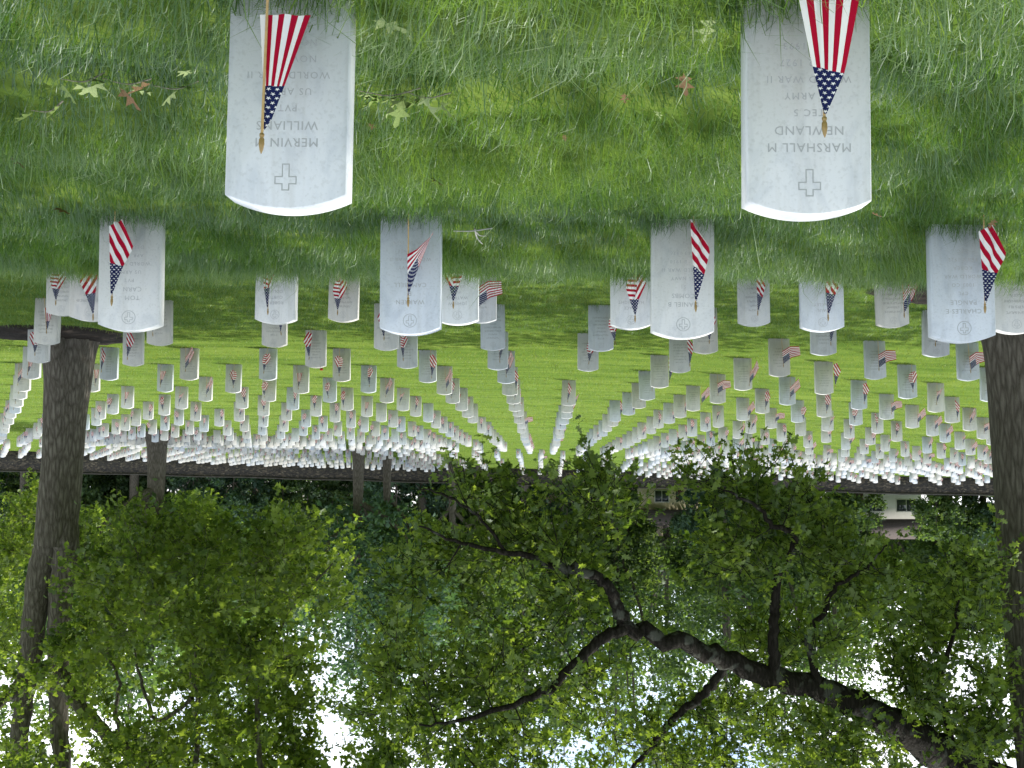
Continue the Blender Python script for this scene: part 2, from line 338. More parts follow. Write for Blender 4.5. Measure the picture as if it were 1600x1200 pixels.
def outline_mesh(name, loops_, wdt, mt):
    """closed 2-D outlines, groove shade in flat grey, drawn as thin cut lines on the front face"""
    V = []; Fq = []
    for lp in loops_:
        lp = np.array(lp, float); n_ = len(lp)
        nxt = np.roll(lp, -1, 0); prv = np.roll(lp, 1, 0)
        e1 = (nxt - lp); e1 /= np.linalg.norm(e1, axis=1)[:, None]; e0 = (lp - prv); e0 /= np.linalg.norm(e0, axis=1)[:, None]
        nn = np.stack([e0[:, 1] + e1[:, 1], -e0[:, 0] - e1[:, 0]], -1); nn /= np.maximum((nn * np.stack([e1[:, 1], -e1[:, 0]], -1)).sum(1), .3)[:, None]
        b0 = len(V)
        for s_ in (-.5, .5):
            for q_ in lp + nn * wdt * s_: V.append((q_[0], -ST / 2 - .0006, q_[1]))
        for i in range(n_): Fq.append((b0 + i, b0 + (i + 1) % n_, b0 + n_ + (i + 1) % n_, b0 + n_ + i))
    return mesh(name, V, [np.array(Fq)], False, [mt])
def cross_loop(cx, cz, s):
    a = .16 * s
    pts = [(-a, -.62 * s), (a, -.62 * s), (a, -.02 * s), (.5 * s, -.02 * s), (.5 * s, .32 * s), (a, .32 * s), (a, .62 * s), (-a, .62 * s), (-a, .32 * s), (-.5 * s, .32 * s), (-.5 * s, -.02 * s), (-a, -.02 * s)]
    return [(cx + x, cz + z) for x, z in pts]
def ring_loop(cx, cz, r_, n_=28): return [(cx + r_ * math.cos(2 * math.pi * i / n_), cz + r_ * math.sin(2 * math.pi * i / n_)) for i in range(n_)]
EMB_PLAIN = outline_mesh('emblem', [cross_loop(0, SH - .083, .056)], .0028, M['cut_shade'])
EMB_RING = outline_mesh('emblem', [ring_loop(0, SH - .072, .035), cross_loop(0, SH - .072, .040)], .0026, M['cut_shade'])
def text_mesh(lines):
    """flat lines, engraving shade in the grey: (text, cap height, z, letter spacing)"""
    Vs = []; Fs = []; b0 = 0
    for txt, hgt, z, sp in lines:
        cu = bpy.data.curves.new('t', 'FONT'); cu.body = txt; cu.size = hgt / .69; cu.align_x = 'CENTER'; cu.space_character = sp; cu.resolution_u = 2
        ob = bpy.data.objects.new('t', cu); COL.objects.link(ob)
        dg = bpy.context.evaluated_depsgraph_get(); me = bpy.data.meshes.new_from_object(ob.evaluated_get(dg))
        n_ = len(me.vertices); co = np.zeros(n_ * 3, np.float32); me.vertices.foreach_get('co', co); co = co.reshape(-1, 3)
        if n_:
            Vs.append(np.stack([co[:, 0], np.full(n_, -ST / 2 - .0006), co[:, 1] + z - hgt / 2], -1))
            me.calc_loop_triangles(); tri = np.array([tuple(t_.vertices) for t_ in me.loop_triangles]); Fs.append(tri + b0); b0 += n_
        bpy.data.objects.remove(ob); bpy.data.curves.remove(cu); bpy.data.meshes.remove(me)
    return mesh('inscription', np.concatenate(Vs), [np.concatenate(Fs)], False, [M['cut_shade']])
def lay(names, rest, start=.172):
    o_ = []; z = SH - start
    for s in names: o_.append((s, .0235, z, 1.12)); z -= .0455
    z -= .002
    for s in rest:
        if s.strip(): o_.append((s, .0185, z, 1.22))
        z -= .0445
    return o_

# ------------------------------------------------------------------ flags
def cloth(rows, canton_u, stripes, nu=15, nv=13, straight=False, starsz=.021, amp=.010):
    """rows: (u, Lx, Lz, Rx, Rz); stripes: ((angle, width) left half, right half) or None for stripes along the fly"""
    rows = np.array(rows); us = np.linspace(0, 1, nu + 1); bs = np.linspace(0, 1, nv + 1)
    g = [np.interp(us, rows[:, 0], rows[:, i]) for i in range(1, 5)]
    U, B = np.meshgrid(us, bs, indexing='ij')
    x = g[0][:, None] * (1 - B) + g[2][:, None] * B; z = g[1][:, None] * (1 - B) + g[3][:, None] * B
    yy = -.010 - amp * (np.sin(B * 9.5 + U * 3) * .9 + np.sin(B * 17 + U * 5 + 1) * .4) * (.25 + U)
    V = np.stack([x, yy, z], -1).reshape(-1, 3); id_ = np.arange((nu + 1) * (nv + 1)).reshape(nu + 1, nv + 1)
    fs = np.stack([id_[:-1, :-1], id_[1:, :-1], id_[1:, 1:], id_[:-1, 1:]], -1).reshape(-1, 4)
    uc = np.repeat((us[:-1] + us[1:]) / 2, nv); bc = np.tile((bs[:-1] + bs[1:]) / 2, nu)
    cu = uc < canton_u(bc) if callable(canton_u) else uc < canton_u
    if straight: cu &= bc < 7 / 13
    uvs = []
    for f, c_, b_ in zip(fs, cu, bc):
        for v_ in f:
            px, pz_ = V[v_][0], V[v_][2]; uu = U.ravel()[v_]; vv = B.ravel()[v_]
            if c_:
                if straight: uvs.append((uu / .4 * 5.5, vv * 13 / 7 * 9))
                else: uvs.append((px / starsz, pz_ / (starsz * .55)))
            elif stripes is None: uvs.append((0, vv * 13))
            elif stripes == 'top': uvs.append((0, vv * 8))
            else:
                an, wd = stripes[0] if b_ < .5 else stripes[1]
                uvs.append((0, (px * math.cos(an) + pz_ * math.sin(an)) / wd + .3))
    return V, fs, cu.astype(int), np.array(uvs)
POSE = {
 # hanging straight, folded along the stick
 'hang': (((0, 0, 0, .002, -.01), (.12, -.02, -.03, .002, -.045), (.4, -.050, -.118, .004, -.118), (1, -.108, -.30, .020, -.30)), .4, 'top', False),
 'wide': (((0, -.003, 0, .003, -.0), (.35, -.050, -.105, .029, -.125), (1, -.104, -.355, .070, -.365)), .36, 'top', False),
 'fan': (((0, 0, 0, .004, -.219), (.4, -.055, -.15, -.045, -.245), (1, -.13, -.34, -.127, -.322)), .4, None, True),
 'kite': (((0, -.003, 0, .003, -.004), (.4, -.036, -.11, .009, -.15), (.7, -.064, -.216, .013, -.255), (1, .008, -.335, .016, -.345)), .4, ((.57, .0165), (.57, .0165)), False),
 'kite2': (((0, -.003, 0, .003, -.004), (.4, -.045, -.115, .012, -.13), (.72, -.083, -.19, .020, -.26), (1, -.03, -.305, .022, -.28)), .4, ((.5, .0165), (.5, .0165)), False),
 'fold': (((0, -.003, 0, .003, -.004), (.4, -.026, -.105, .034, -.10), (.75, -.075, -.21, .058, -.175), (1, -.05, -.28, .04, -.25)), .4, ((-.5, .016), (1.45, .016)), False),
 'fold2': (((0, -.003, 0, .003, -.004), (.4, -.018, -.135, .030, -.13), (.75, -.065, -.24, .035, -.21), (1, -.03, -.31, .03, -.28)), .42, ((-.45, .015), (1.2, .015)), False),
 'blow': (((0, 0, 0, .004, -.20), (1, -.21, -.22, -.17, -.40)), .4, None, True),
 'blow2': (((0, 0, 0, .004, -.20), (.5, -.13, -.09, -.12, -.27), (1, -.27, -.12, -.26, -.26)), .4, None, True),
 'blow3': (((0, 0, 0, .003, -.20), (.5, -.09, -.14, -.07, -.31), (1, -.16, -.30, -.11, -.44)), .4, None, True),
}
for kx, sc_ in (('kite', 1.25), ('kite2', 1.3), ('fold', 1.2), ('fold2', 1.2)):
    r_, c_, st_, g_ = POSE[kx]; POSE[kx] = (tuple((q_[0],) + tuple(v_ * sc_ for v_ in q_[1:]) for q_ in r_), c_, tuple((a_, w_ * sc_) for a_, w_ in st_), g_)
CLOTH = {}
for kx, (rows_, cu_, st_, sg_) in POSE.items():
    CLOTH[kx] = (*cloth(rows_, cu_, st_, straight=sg_, amp={'hang': .004, 'wide': .004, 'fan': .005}.get(kx, .010)),)
    if kx == 'hang': CLOTH[kx][0][:, 1] += .018
    V_, f_, c_, u_ = CLOTH[kx]; Vm = V_.copy(); Vm[:, 0] *= -1
    CLOTH[kx + '_m'] = (Vm, f_[:, ::-1], c_, u_.reshape(-1, 4, 2)[:, ::-1].reshape(-1, 2))
POLE_H = .455
def lathe(prof, n_=8):
    V = []; Fq = []
    for r_, z_ in prof:
        for i in range(n_): V.append((r_ * math.cos(2 * math.pi * i / n_), r_ * math.sin(2 * math.pi * i / n_), z_))
    for k in range(len(prof) - 1):
        for i in range(n_): Fq.append((k * n_ + i, k * n_ + (i + 1) % n_, (k + 1) * n_ + (i + 1) % n_, (k + 1) * n_ + i))
    return np.array(V), np.array(Fq)
PV, PF = lathe([(.0035, -.10), (.0035, POLE_H)]); FV, FF = lathe([(.0035, POLE_H - .002), (.0062, POLE_H), (.0062, POLE_H + .006), (.0042, POLE_H + .009), (.0068, POLE_H + .014), (.0072, POLE_H + .026), (.0048, POLE_H + .040), (.001, POLE_H + .050)])
POLE_ME = mesh('pole', PV, [PF], True, [M['pole']]); FIN_ME = mesh('finial', FV, [FF], True, [M['gold']])
CL_ME = {}
FLAG_ME = {}
for kx, (V_, f_, c_, u_) in CLOTH.items():
    Vz = V_ + np.array([0, 0, POLE_H - .006])
    CL_ME[kx] = mesh('cloth', Vz, [f_], True, [M['stripe'], M['canton']], c_, u_)
    VV = np.concatenate([Vz, PV, FV]); o1 = len(Vz); o2 = o1 + len(PV)
    FLAG_ME[kx] = (VV, np.concatenate([f_, PF + o1, FF + o2]), np.concatenate([c_, np.full(len(PF), 2), np.full(len(FF), 3)]), np.concatenate([u_, np.zeros(((len(PF) + len(FF)) * 4, 2))]))
FLAGM = [M['stripe'], M['canton'], M['pole'], M['gold']]
FL_ONE = {kx: mesh('grave_flag', v_[0], [v_[1]], True, FLAGM, v_[2], v_[3]) for kx, v_ in FLAG_ME.items()}

# ------------------------------------------------------------------ place headstones and flags
TXT = {
 (1, .653): (lay(['MERVIN M', 'WILLIAMS'], ['PVT', 'US ARMY', 'WORLD WAR II', 'NOV     04', 'NO       93'], .176), EMB_PLAIN, .055, 'hang', 1.5),
 (1, -.72): (lay(['MARSHALL M', 'NEWLAND'], ['TEC 5', 'US ARMY', 'WORLD WAR II', 'A    2 1927', '       1993'], .176), EMB_PLAIN, -.032, 'wide', 0),
 (2, 2.12): (lay(['TOM   ', 'CARN   '], ['PVT', 'US ARMY', 'WORLD WAR II', 'APR         ', 'DEC         ', '8'], .176), EMB_RING, .075, 'kite2', 0),
 (2, .653): (lay(['WARREN', 'E', 'CAMPBELL'], ['   ', 'US NAVY', 'WORLD WAR II', '   12 1921', 'NOV 25 1974'], .170), EMB_RING, .012, 'fan', 0),
 (2, -.72): (lay(['DANIEL B', 'COMBS'], ['S1', 'US NAVY', 'WORLD WAR II', '     8 1910', '   13 1976'], .176), EMB_RING, -.055, 'kite', 0),
 (2, -2.22): (lay(['CHARLES E', 'PANGLE'], ['CPL', '1003 CO', 'WORLD WAR', 'KOREA', 'FEB 8 1922', 'DEC'], .160), EMB_RING, -.11, 'kite2', 0),
 (3, 2.12): (lay(['ROBERT', 'CURTIS', 'COLLI  '], ['NAVY', '  ', '   '], .165), EMB_RING, .055, 'fold2', 0),
 (3, .653): (lay(['JOHN W', 'WATKINS'], ['PVT', 'US ARMY', 'WORLD WAR', '   '], .165), EMB_RING, .03, 'fold_m', 0),
 (3, -.72): (lay(['GRACE', 'HARTRIGHT'], ['   ', '   '], .165), EMB_RING, -.03, 'fold', 0),
 (3, -2.22): (lay(['PAUL', 'OAKLEY'], ['   ', 'NAVY', '   '], .165), EMB_RING, -.03, 'kite2', 0),
}
LAB = {
 (1, .653): ('broad white headstone with plain outlined cross, flag hanging straight along its stick, PVT lettering', 'small flag folded straight down its stick before a plain-cross headstone marked PVT'),
 (1, -.72): ('broad white headstone with plain outlined cross, TEC 5 lettering and wide hanging flag', 'small flag hanging wide open before a plain-cross headstone marked TEC 5'),
 (2, 2.12): ('white headstone with ringed cross and DEC lettering, next to the mulched tree trunk', 'small flag with bright blue canton covering the right end of a three-letter first name'),
 (2, .653): ('white headstone with ringed cross, single E line between two name lines', 'small flag fanning sideways to a point before headstone with single E line'),
 (2, -.72): ('white headstone with ringed cross, S1 and US NAVY lettering', 'small flag in a narrow kite fold before headstone with S1 lettering'),
 (2, -2.22): ('grey-veined headstone with ringed cross and CPL lettering, its flag at its edge', 'small flag in kite fold overhanging the edge of the CPL headstone'),
 (3, 2.12): ('white headstone with three-line name on the far side of the grass bank', 'small flag bunched in two folds before the headstone with a three-line name'),
 (3, .653): ('white headstone partly hidden behind the stone with single E line', 'small flag bunched around its stick just behind the stone with single E line'),
 (3, -.72): ('white headstone half hidden behind the S1 lettered stone', 'small flag folded in a V beside the S1 lettered stone'),
 (3, -2.22): ('clean white headstone below the bank between the S1 and CPL lettered stones', 'small flag draped across the ring of a clean white headstone below the bank'),
}
ORD = ['first', 'second', 'third', 'fourth', 'fifth', 'sixth', 'seventh', 'eighth', 'ninth', 'tenth', 'eleventh', 'twelfth', 'thirteenth', 'fourteenth', 'fifteenth', 'sixteenth', 'seventeenth', 'eighteenth', 'nineteenth', 'twentieth']
def where(k, x):
    side = sorted([c_ for c_ in cols if c_ > 0]) if x > 0 else sorted([-c_ for c_ in cols if c_ < 0])
    i_ = int(np.argmin([abs(abs(x) - c_) for c_ in side]))
    return '%s row from the plain crosses, %s column on the %s side' % (ORD[k - 1], ORD[i_], 'forked-oak' if x > 0 else 'heavy-limb-oak')
poses_l = ['fold', 'fold2', 'kite', 'kite2', 'fold_m', 'blow3', 'fan', 'hang', 'kite2_m']
poses_r = ['blow', 'blow2', 'blow3', 'fan', 'kite', 'kite2', 'blow', 'blow3', 'fold']
flags_far = []
def flag_spot(s, special=None):
    k, x, y = s
    if special: return special
    pose = random.choice(poses_l if x > 1.0 else poses_r)
    dx = random.gauss(.03 if x > 1 else -.07, .05)
    if k == 4 and abs(x - 2.12) < .2: pose, dx = 'fold', .035
    if k == 4 and abs(x + 2.22) < .2: pose, dx = 'kite', -.04
    if k == 4 and abs(x + 3.72) < .2: pose, dx = 'blow3', -.11
    if k == 4 and abs(x - .653) < .2: pose, dx = 'blow2', .05
    return dx, pose
for i, s in enumerate(NEAR):
    k, x, y = s
    key = next((q for q in TXT if q[0] == k and abs(q[1] - x) < .15), None)
    z = float(zg(x, y))
    o = obj('headstone', SM_NEAR if key else SM_MID)
    dz = random.gauss(0, .012) if k > 2 else 0
    o.location = (x, y, z + dz)
    rz = random.gauss(0, 1.2); 
    if key == (2, 2.12): rz = -3.5
    if key == (2, -2.22): rz = 3.0
    if k == 1: rz = .0
    o.rotation_euler = (R(random.gauss(0, .7)), R(random.gauss(0, .55) if k > 1 else (.8 if x > 0 else .4)), R(rz))
    o.scale = (random.gauss(1, .012) if k > 1 else 1, 1, 1)
    if key:
        tl, em, fdx, pose, lean = TXT[key]
        tag(o, LAB[key][0], 'headstone', 'lettered headstones of the first rows')
        obj('emblem', em, o); [obj('inscription_line', text_mesh([q_]), o) for q_ in tl]
    else:
        tag(o, 'white marble headstone, %s' % where(k, x), 'headstone', 'headstones in long rows on the lawn')
        if k <= 9: obj('emblem', EMB_RING, o)
        fdx, pose = flag_spot(s); lean = random.gauss(0, 3)
        if k > 4 and random.random() < .06: continue
    fy = -ST / 2 - (.20 if k == 1 else random.uniform(.10, .2))
    fyy = y + fy; fx = x * fyy / (y - ST / 2) + fdx
    fz = float(zt(fx, fyy)) + ((-.075 if pose == 'wide' else 0) if k < 3 else random.gauss(0, .025))
    if k <= 8:
        fo = empty('grave_flag', (fx, fyy, fz)); obj('pole', POLE_ME, fo); p_ = fo.children[-1] if fo.children else None
        obj('finial', FIN_ME, fo); obj('cloth', CL_ME[pose], fo)
    else:
        fo = obj('grave_flag', FL_ONE[pose], loc=(fx, fyy, fz))
    fo.rotation_euler = (R(random.gauss(0, 2)), R(lean), R(random.gauss(0, 10) if k > 2 else 0))
    if key: tag(fo, LAB[key][1], 'flag', 'small flags at the lettered headstones')
    else: tag(fo, 'small stick flag, %s' % where(k, x), 'flag', 'small flags in long rows on the lawn')

def rotz(V, a): c, s_ = math.cos(a), math.sin(a); return np.stack([V[:, 0] * c - V[:, 1] * s_, V[:, 0] * s_ + V[:, 1] * c, V[:, 2]], -1)
SV, SQ, STt = stone_geo(8, 0)
PV3, PF3 = lathe([(.004, -.05), (.004, POLE_H + .03)], 3)
FLAG_LOW = {}
for kx, (rows_, cu_, st_, sg_) in POSE.items():
    V_, f_, c_, u_ = cloth(rows_, cu_, st_, nu=5, nv=4, straight=sg_); V_ = V_ + np.array([0, 0, POLE_H - .006])
    FLAG_LOW[kx] = (np.concatenate([V_, PV3]), np.concatenate([f_, PF3 + len(V_)]), np.concatenate([c_, np.full(len(PF3), 2)]), np.concatenate([u_, np.zeros((len(PF3) * 4, 2))]))
    Vm = FLAG_LOW[kx][0].copy(); Vm[:, 0] *= -1; FLAG_LOW[kx + '_m'] = (Vm,) + FLAG_LOW[kx][1:]
Vs, Qs, Ts, FVs, FFs, FMs, FUs = [], [], [], [], [], [], []; b0 = 0; b1 = 0
for s in FAR:
    k, x, y = s; z = float(zg(x, y)) + random.gauss(0, .015)
    V_ = rotz(SV, R(random.gauss(0, 1.5))).copy(); V_[:, 0] += V_[:, 2] * random.gauss(0, .01); V_ += (x, y, z)
    Vs.append(V_); Qs.append(SQ + b0); Ts.append(STt + b0); b0 += len(SV)
    if random.random() < .93:
        dx, pose = flag_spot(s); v_, f_, m_, u_ = FLAG_LOW[pose]
        v2 = rotz(v_, R(random.gauss(0, 12))) + (x + dx, y - .18, z); FVs.append(v2); FFs.append(f_ + b1); FMs.append(m_); FUs.append(u_); b1 += len(v_)
o = obj('distant_headstones', mesh('distant_headstones', np.concatenate(Vs), [np.concatenate(Qs), np.concatenate(Ts)], False, [M['marble_far']]))
tag(o, 'massed white headstones crowding the slope up to the stone wall', 'headstones', kind='stuff')
o = obj('distant_flags', mesh('distant_flags', np.concatenate(FVs), [np.concatenate(FFs)], True, FLAGM, np.concatenate(FMs), np.concatenate(FUs)))
tag(o, 'tiny stick flags among the massed headstones below the stone wall', 'flags', kind='stuff')

# ------------------------------------------------------------------ grass
def blades(pts, length, width, az, lean, tint, seg2=True):
    n_ = len(pts); d = np.stack([np.cos(az), np.sin(az), np.zeros(n_)], -1)
    pa = az + np.pi / 2 + rng.normal(0, .6, n_); wv = np.stack([np.cos(pa), np.sin(pa), np.zeros(n_)], -1) * width[:, None] / 2
    upv = np.array([0, 0, 1.0])
    tip = pts + d * (length * np.sin(lean))[:, None] + upv * (length * np.cos(lean))[:, None]
    mid = pts + d * (length * .5 * np.sin(lean * .45))[:, None] + upv * (length * .55 * np.cos(lean * .45))[:, None]
    if seg2:
        V = np.stack([pts - wv, pts + wv, mid - wv * .8, mid + wv * .8, tip], 1).reshape(-1, 3); b = np.arange(n_)[:, None] * 5
        q = b + np.array([0, 1, 3, 2]); t_ = b + np.array([2, 3, 4]); return V, [q, t_], np.repeat(tint, 5)
    V = np.stack([pts - wv, pts + wv, tip], 1).reshape(-1, 3); b = np.arange(n_)[:, None] * 3
    return V, [b + np.array([0, 1, 2])], np.repeat(tint, 3)
def scatter(n_, y0, y1, pw=1.0):
    y = y0 + (y1 - y0) * rng.random(n_) ** pw; hw = .47 * y + .7
    x = .025 * y + (rng.random(n_) * 2 - 1) * hw
    return x, y
# near turf: single blades. density follows area (wider further out), so weight towards the front
n1 = 345000
y = np.sqrt(2.6 ** 2 + (10.6 ** 2 - 2.6 ** 2) * rng.random(n1) ** 1.12); x = .025 * y + (rng.random(n1) * 2 - 1) * (.465 * y + 1.5)
band = vnoise(x * .35 + 3, y * 1.9, 1); tuft = vnoise(x * 5, y * 7, 5); fine = vnoise(x * 17, y * 21, 6)
keep = rng.random(n1) < .45 + .55 * tuft; x, y, band, tuft, fine = (a[keep] for a in (x, y, band, tuft, fine)); n1 = len(x)
L = (.042 + .06 * tuft + .07 * band) * rng.lognormal(0, .34, n1)
az = vnoise(x * .8, y * 2.2, 8) * 9 + rng.normal(0, 1.15, n1)
lean = np.clip(rng.normal(.98, .36, n1), .05, 1.5)
ti = np.clip(.10 + .55 * band + .22 * vnoise(x * .5, y * .6, 9) + rng.normal(0, .14, n1) + .12 * (fine - .5), 0, 1)  # darker between ridges: shade of the hollows put into the blade colour
ti[rng.random(n1) < .008] = .95
Vn, Fn, Tn = blades(np.stack([x, y, zt(x, y) - .004], -1), L, rng.uniform(.0022, .0042, n1), az, lean, ti)
tag(obj('near_grass', mesh('near_grass', Vn, Fn, False, [M['grass']], tint=Tn)), 'long uneven mown grass around the plain-cross headstones', 'grass', kind='stuff')
# longer untrimmed blades at the feet of the stones
pts = []
for k, sx_, sy_ in [s for s in NEAR if s[0] <= 5]:
    c_ = 260 if k <= 2 else 120
    px = sx_ + rng.uniform(-.23, .23, c_); pyy = sy_ + rng.uniform(-.15, .12, c_)
    ok = (np.abs(px - sx_) > SW / 2 + .005) | (pyy < sy_ - ST / 2 - .008); pts.append(np.stack([px[ok], pyy[ok]], -1))
pts = np.concatenate(pts); n2 = len(pts)
L = rng.uniform(.06, .15, n2); V2, F2, T2 = blades(np.stack([pts[:, 0], pts[:, 1], zt(pts[:, 0], pts[:, 1]) - .004], -1), L, rng.uniform(.002, .004, n2), rng.uniform(0, 6.3, n2), np.clip(rng.normal(.4, .25, n2), 0, 1.2), np.clip(rng.normal(.4, .2, n2), 0, 1))
tag(obj('edge_grass', mesh('edge_grass', V2, F2, False, [M['grass']], tint=T2)), 'untrimmed grass tufts at the feet of the front headstones', 'grass', kind='stuff')
# lower lawn
n3 = 230000
y = np.sqrt(10.2 ** 2 + (44 ** 2 - 10.2 ** 2) * rng.random(n3) ** 1.7); x = .025 * y + (rng.random(n3) * 2 - 1) * (.465 * y + 1.6)
sz = np.interp(y, [10, 20, 44], [1, 1.8, 3.2])
mow = vnoise(x * .12, y * 1.1, 11); ti = np.clip(.42 + .4 * mow + rng.normal(0, .15, n3), 0, 1)
V3, F3, T3 = blades(np.stack([x, y, zt(x, y) - .01], -1), rng.uniform(.03, .06, n3) * sz ** .35, rng.uniform(.004, .008, n3) * sz, rng.uniform(0, 6.3, n3), np.clip(rng.normal(.75, .3, n3), 0, 1.4), ti, False)
n5 = 140000
yb = 9.6 + 8.4 * rng.random(n5) ** 1.5; xb = .025 * yb + (rng.random(n5) * 2 - 1) * (.465 * yb + 1.6)
bnd = vnoise(xb * .25 + 3, yb * 1.5, 1); tb = np.clip(.12 + .5 * bnd + .2 * vnoise(xb * .5, yb * .6, 9) + rng.normal(0, .14, n5), 0, 1)
V5, F5, T5 = blades(np.stack([xb, yb, zt(xb, yb) - .006], -1), rng.uniform(.05, .10, n5), rng.uniform(.004, .008, n5), rng.uniform(0, 6.3, n5), np.clip(rng.normal(.85, .33, n5), 0, 1.45), tb, False)
tag(obj('bank_grass', mesh('bank_grass', V5, F5, False, [M['grass']], tint=T5)), 'grass growing down the short bank behind the ringed-cross headstones', 'grass', kind='stuff')  # shaded blade colour carried on down the bank
tag(obj('lawn_grass', mesh('lawn_grass', V3, F3, False, [M['lawn']], tint=T3)), 'short mown grass of the lower lawn among the headstone rows', 'grass', kind='stuff')
n4 = 90000
y = np.sqrt(42 ** 2 + (96 ** 2 - 42 ** 2) * rng.random(n4)); x = .025 * y + (rng.random(n4) * 2 - 1) * (.465 * y + 1)
mow = vnoise(x * .1, y * .5, 12); ti = np.clip(.45 + .4 * mow + rng.normal(0, .15, n4), 0, 1)
V4, F4, T4 = blades(np.stack([x, y, zt(x, y) - .01], -1), rng.uniform(.05, .09, n4), rng.uniform(.02, .05, n4), rng.uniform(0, 6.3, n4), np.clip(rng.normal(.8, .3, n4), 0, 1.4), ti, False)
tag(obj('far_grass', mesh('far_grass', V4, F4, False, [M['lawn']], tint=T4)), 'mown grass of the far slope below the stone wall', 'grass', kind='stuff')

# ------------------------------------------------------------------ trees
def tube(pts, rad, sides=6):
    pts = np.asarray(pts, float); rad = np.asarray(rad, float); n_ = len(pts)
    tg = np.gradient(pts, axis=0); tg /= np.linalg.norm(tg, axis=1)[:, None] + 1e-9
    ref = np.array([.31, .87, .38]); a = np.cross(tg, ref); a /= np.linalg.norm(a, axis=1)[:, None] + 1e-9; b = np.cross(tg, a)
    th = np.linspace(0, 2 * np.pi, sides, endpoint=False)
    V = pts[:, None] + rad[:, None, None] * (np.cos(th)[None, :, None] * a[:, None] + np.sin(th)[None, :, None] * b[:, None])
    i = np.arange(sides); j = (i + 1) % sides; q = []
    for k in range(n_ - 1): q.append(np.stack([k * sides + i, k * sides + j, (k + 1) * sides + j, (k + 1) * sides + i], -1))
    return V.reshape(-1, 3), np.concatenate(q)
def smooth_path(pts, rad, m_=6, wob=0.0):
    pts = np.asarray(pts, float); rad = np.asarray(rad, float); n_ = len(pts); t_ = np.linspace(0, n_ - 1, (n_ - 1) * m_ + 1)
    Pp = np.concatenate([[2 * pts[0] - pts[1]], pts, [2 * pts[-1] - pts[-2]]]); o_ = []
    for tt in t_:
        i = min(int(tt), n_ - 2); f = tt - i; p0, p1, p2, p3 = Pp[i:i + 4]
        o_.append(.5 * ((2 * p1) + (-p0 + p2) * f + (2 * p0 - 5 * p1 + 4 * p2 - p3) * f * f + (-p0 + 3 * p1 - 3 * p2 + p3) * f ** 3))
    o_ = np.array(o_); 
    if wob: o_[1:-1] += rng.normal(0, wob, (len(o_) - 2, 3))
    return o_, np.interp(t_, np.arange(n_), rad)
class Skel:
    def __init__(s): s.V = []; s.Q = []; s.b = 0; s.pts = []; s.rad = []; s.tips = []
    def add(s, pts, rad, sides=6, node=True):
        v, q = tube(pts, rad, sides); s.V.append(v); s.Q.append(q + s.b); s.b += len(v)
        if node:
            s.pts.extend(np.asarray(pts)); s.rad.extend(rad)
    def grow(s, att, rmax=.05, k_r=.012, sides=5, droop=.12, bias=None):
        att = np.asarray(att); root = np.array(s.pts)
        d0 = np.array([np.min(((root - a) ** 2).sum(1)) for a in att]); segs = []
        for a in att[np.argsort(d0)]:
            pp = np.array(s.pts); dd = np.sqrt(((pp - a) ** 2).sum(1)); 
            i = int(np.argmin(dd + np.maximum(0, pp[:, 2] - a[2]) * .0)); p0 = pp[i]; ln = dd[i]
            if ln < .05: segs.append(np.array([p0, a])); continue
            r0 = min(s.rad[i] * .62, rmax, .006 + k_r * ln ** .8 * 1.2)
            n_ = max(3, min(7, int(ln / .35) + 2)); f = np.linspace(0, 1, n_)[:, None]
            path = p0 * (1 - f) + a * f; path[1:-1] += rng.normal(0, .055 * ln, (n_ - 2, 3)); path += np.array([0, 0, 1]) * (np.sin(f * np.pi) * droop * ln)
            rad = r0 * (1 - f[:, 0]) + .3 * r0 * f[:, 0]
            s.add(path, rad, sides); segs.append(path)
        return segs
    def mesh(s, name, mats): return mesh(name, np.concatenate(s.V), [np.concatenate(s.Q)], True, mats)
LEAF_OAK = (np.array([(0, 0), (.10, .16), (.40, .20), (.16, .40), (.46, .58), (.15, .66), (.22, .88), (0, 1.0), (-.22, .88), (-.15, .66), (-.46, .58), (-.16, .40), (-.40, .20), (-.10, .16)]) * np.array([.78, 1]),
            np.array([(0, 1, 13), (1, 2, 3), (13, 1, 3), (13, 3, 11), (13, 11, 12), (3, 4, 5), (11, 3, 5), (11, 5, 9), (11, 9, 10), (5, 6, 7), (9, 5, 7), (9, 7, 8)]))
LEAF_MID = (np.array([(0, 0), (.36, .22), (.15, .42), (.40, .66), (0, 1), (-.40, .66), (-.15, .42), (-.36, .22)]), np.array([(0, 1, 2), (0, 2, 6), (0, 6, 7), (2, 3, 4), (6, 2, 4), (6, 4, 5)]))
LEAF_DIA = (np.array([(0, 0), (.34, .45), (0, 1), (-.34, .45)]), np.array([(0, 1, 3), (1, 2, 3)]))
def leaves(cen, size, tmpl, tint, up_bias=.9, droop=.35, fold=.18):
    T, Fc = tmpl; n_ = len(cen); m_ = len(T)
    nrm = rng.normal(0, 1, (n_, 3)) * .75 + np.array([0, 0, up_bias]); nrm /= np.linalg.norm(nrm, axis=1)[:, None]
    dr = rng.normal(0, 1, (n_, 3)) - np.array([0, 0, droop]); dr -= nrm * (dr * nrm).sum(1)[:, None]; dr /= np.linalg.norm(dr, axis=1)[:, None] + 1e-9
    sd_ = np.cross(dr, nrm)
    V = cen[:, None] + size[:, None, None] * (T[None, :, 0, None] * sd_[:, None] + (T[None, :, 1, None] - .3) * dr[:, None] + (np.abs(T[:, 0]) * fold * 1.6 - .12 * T[:, 1] ** 2)[None, :, None] * nrm[:, None])
    Fa = (np.arange(n_)[:, None, None] * m_ + Fc[None]).reshape(-1, 3)
    return V.reshape(-1, 3), Fa, np.repeat(tint, m_)
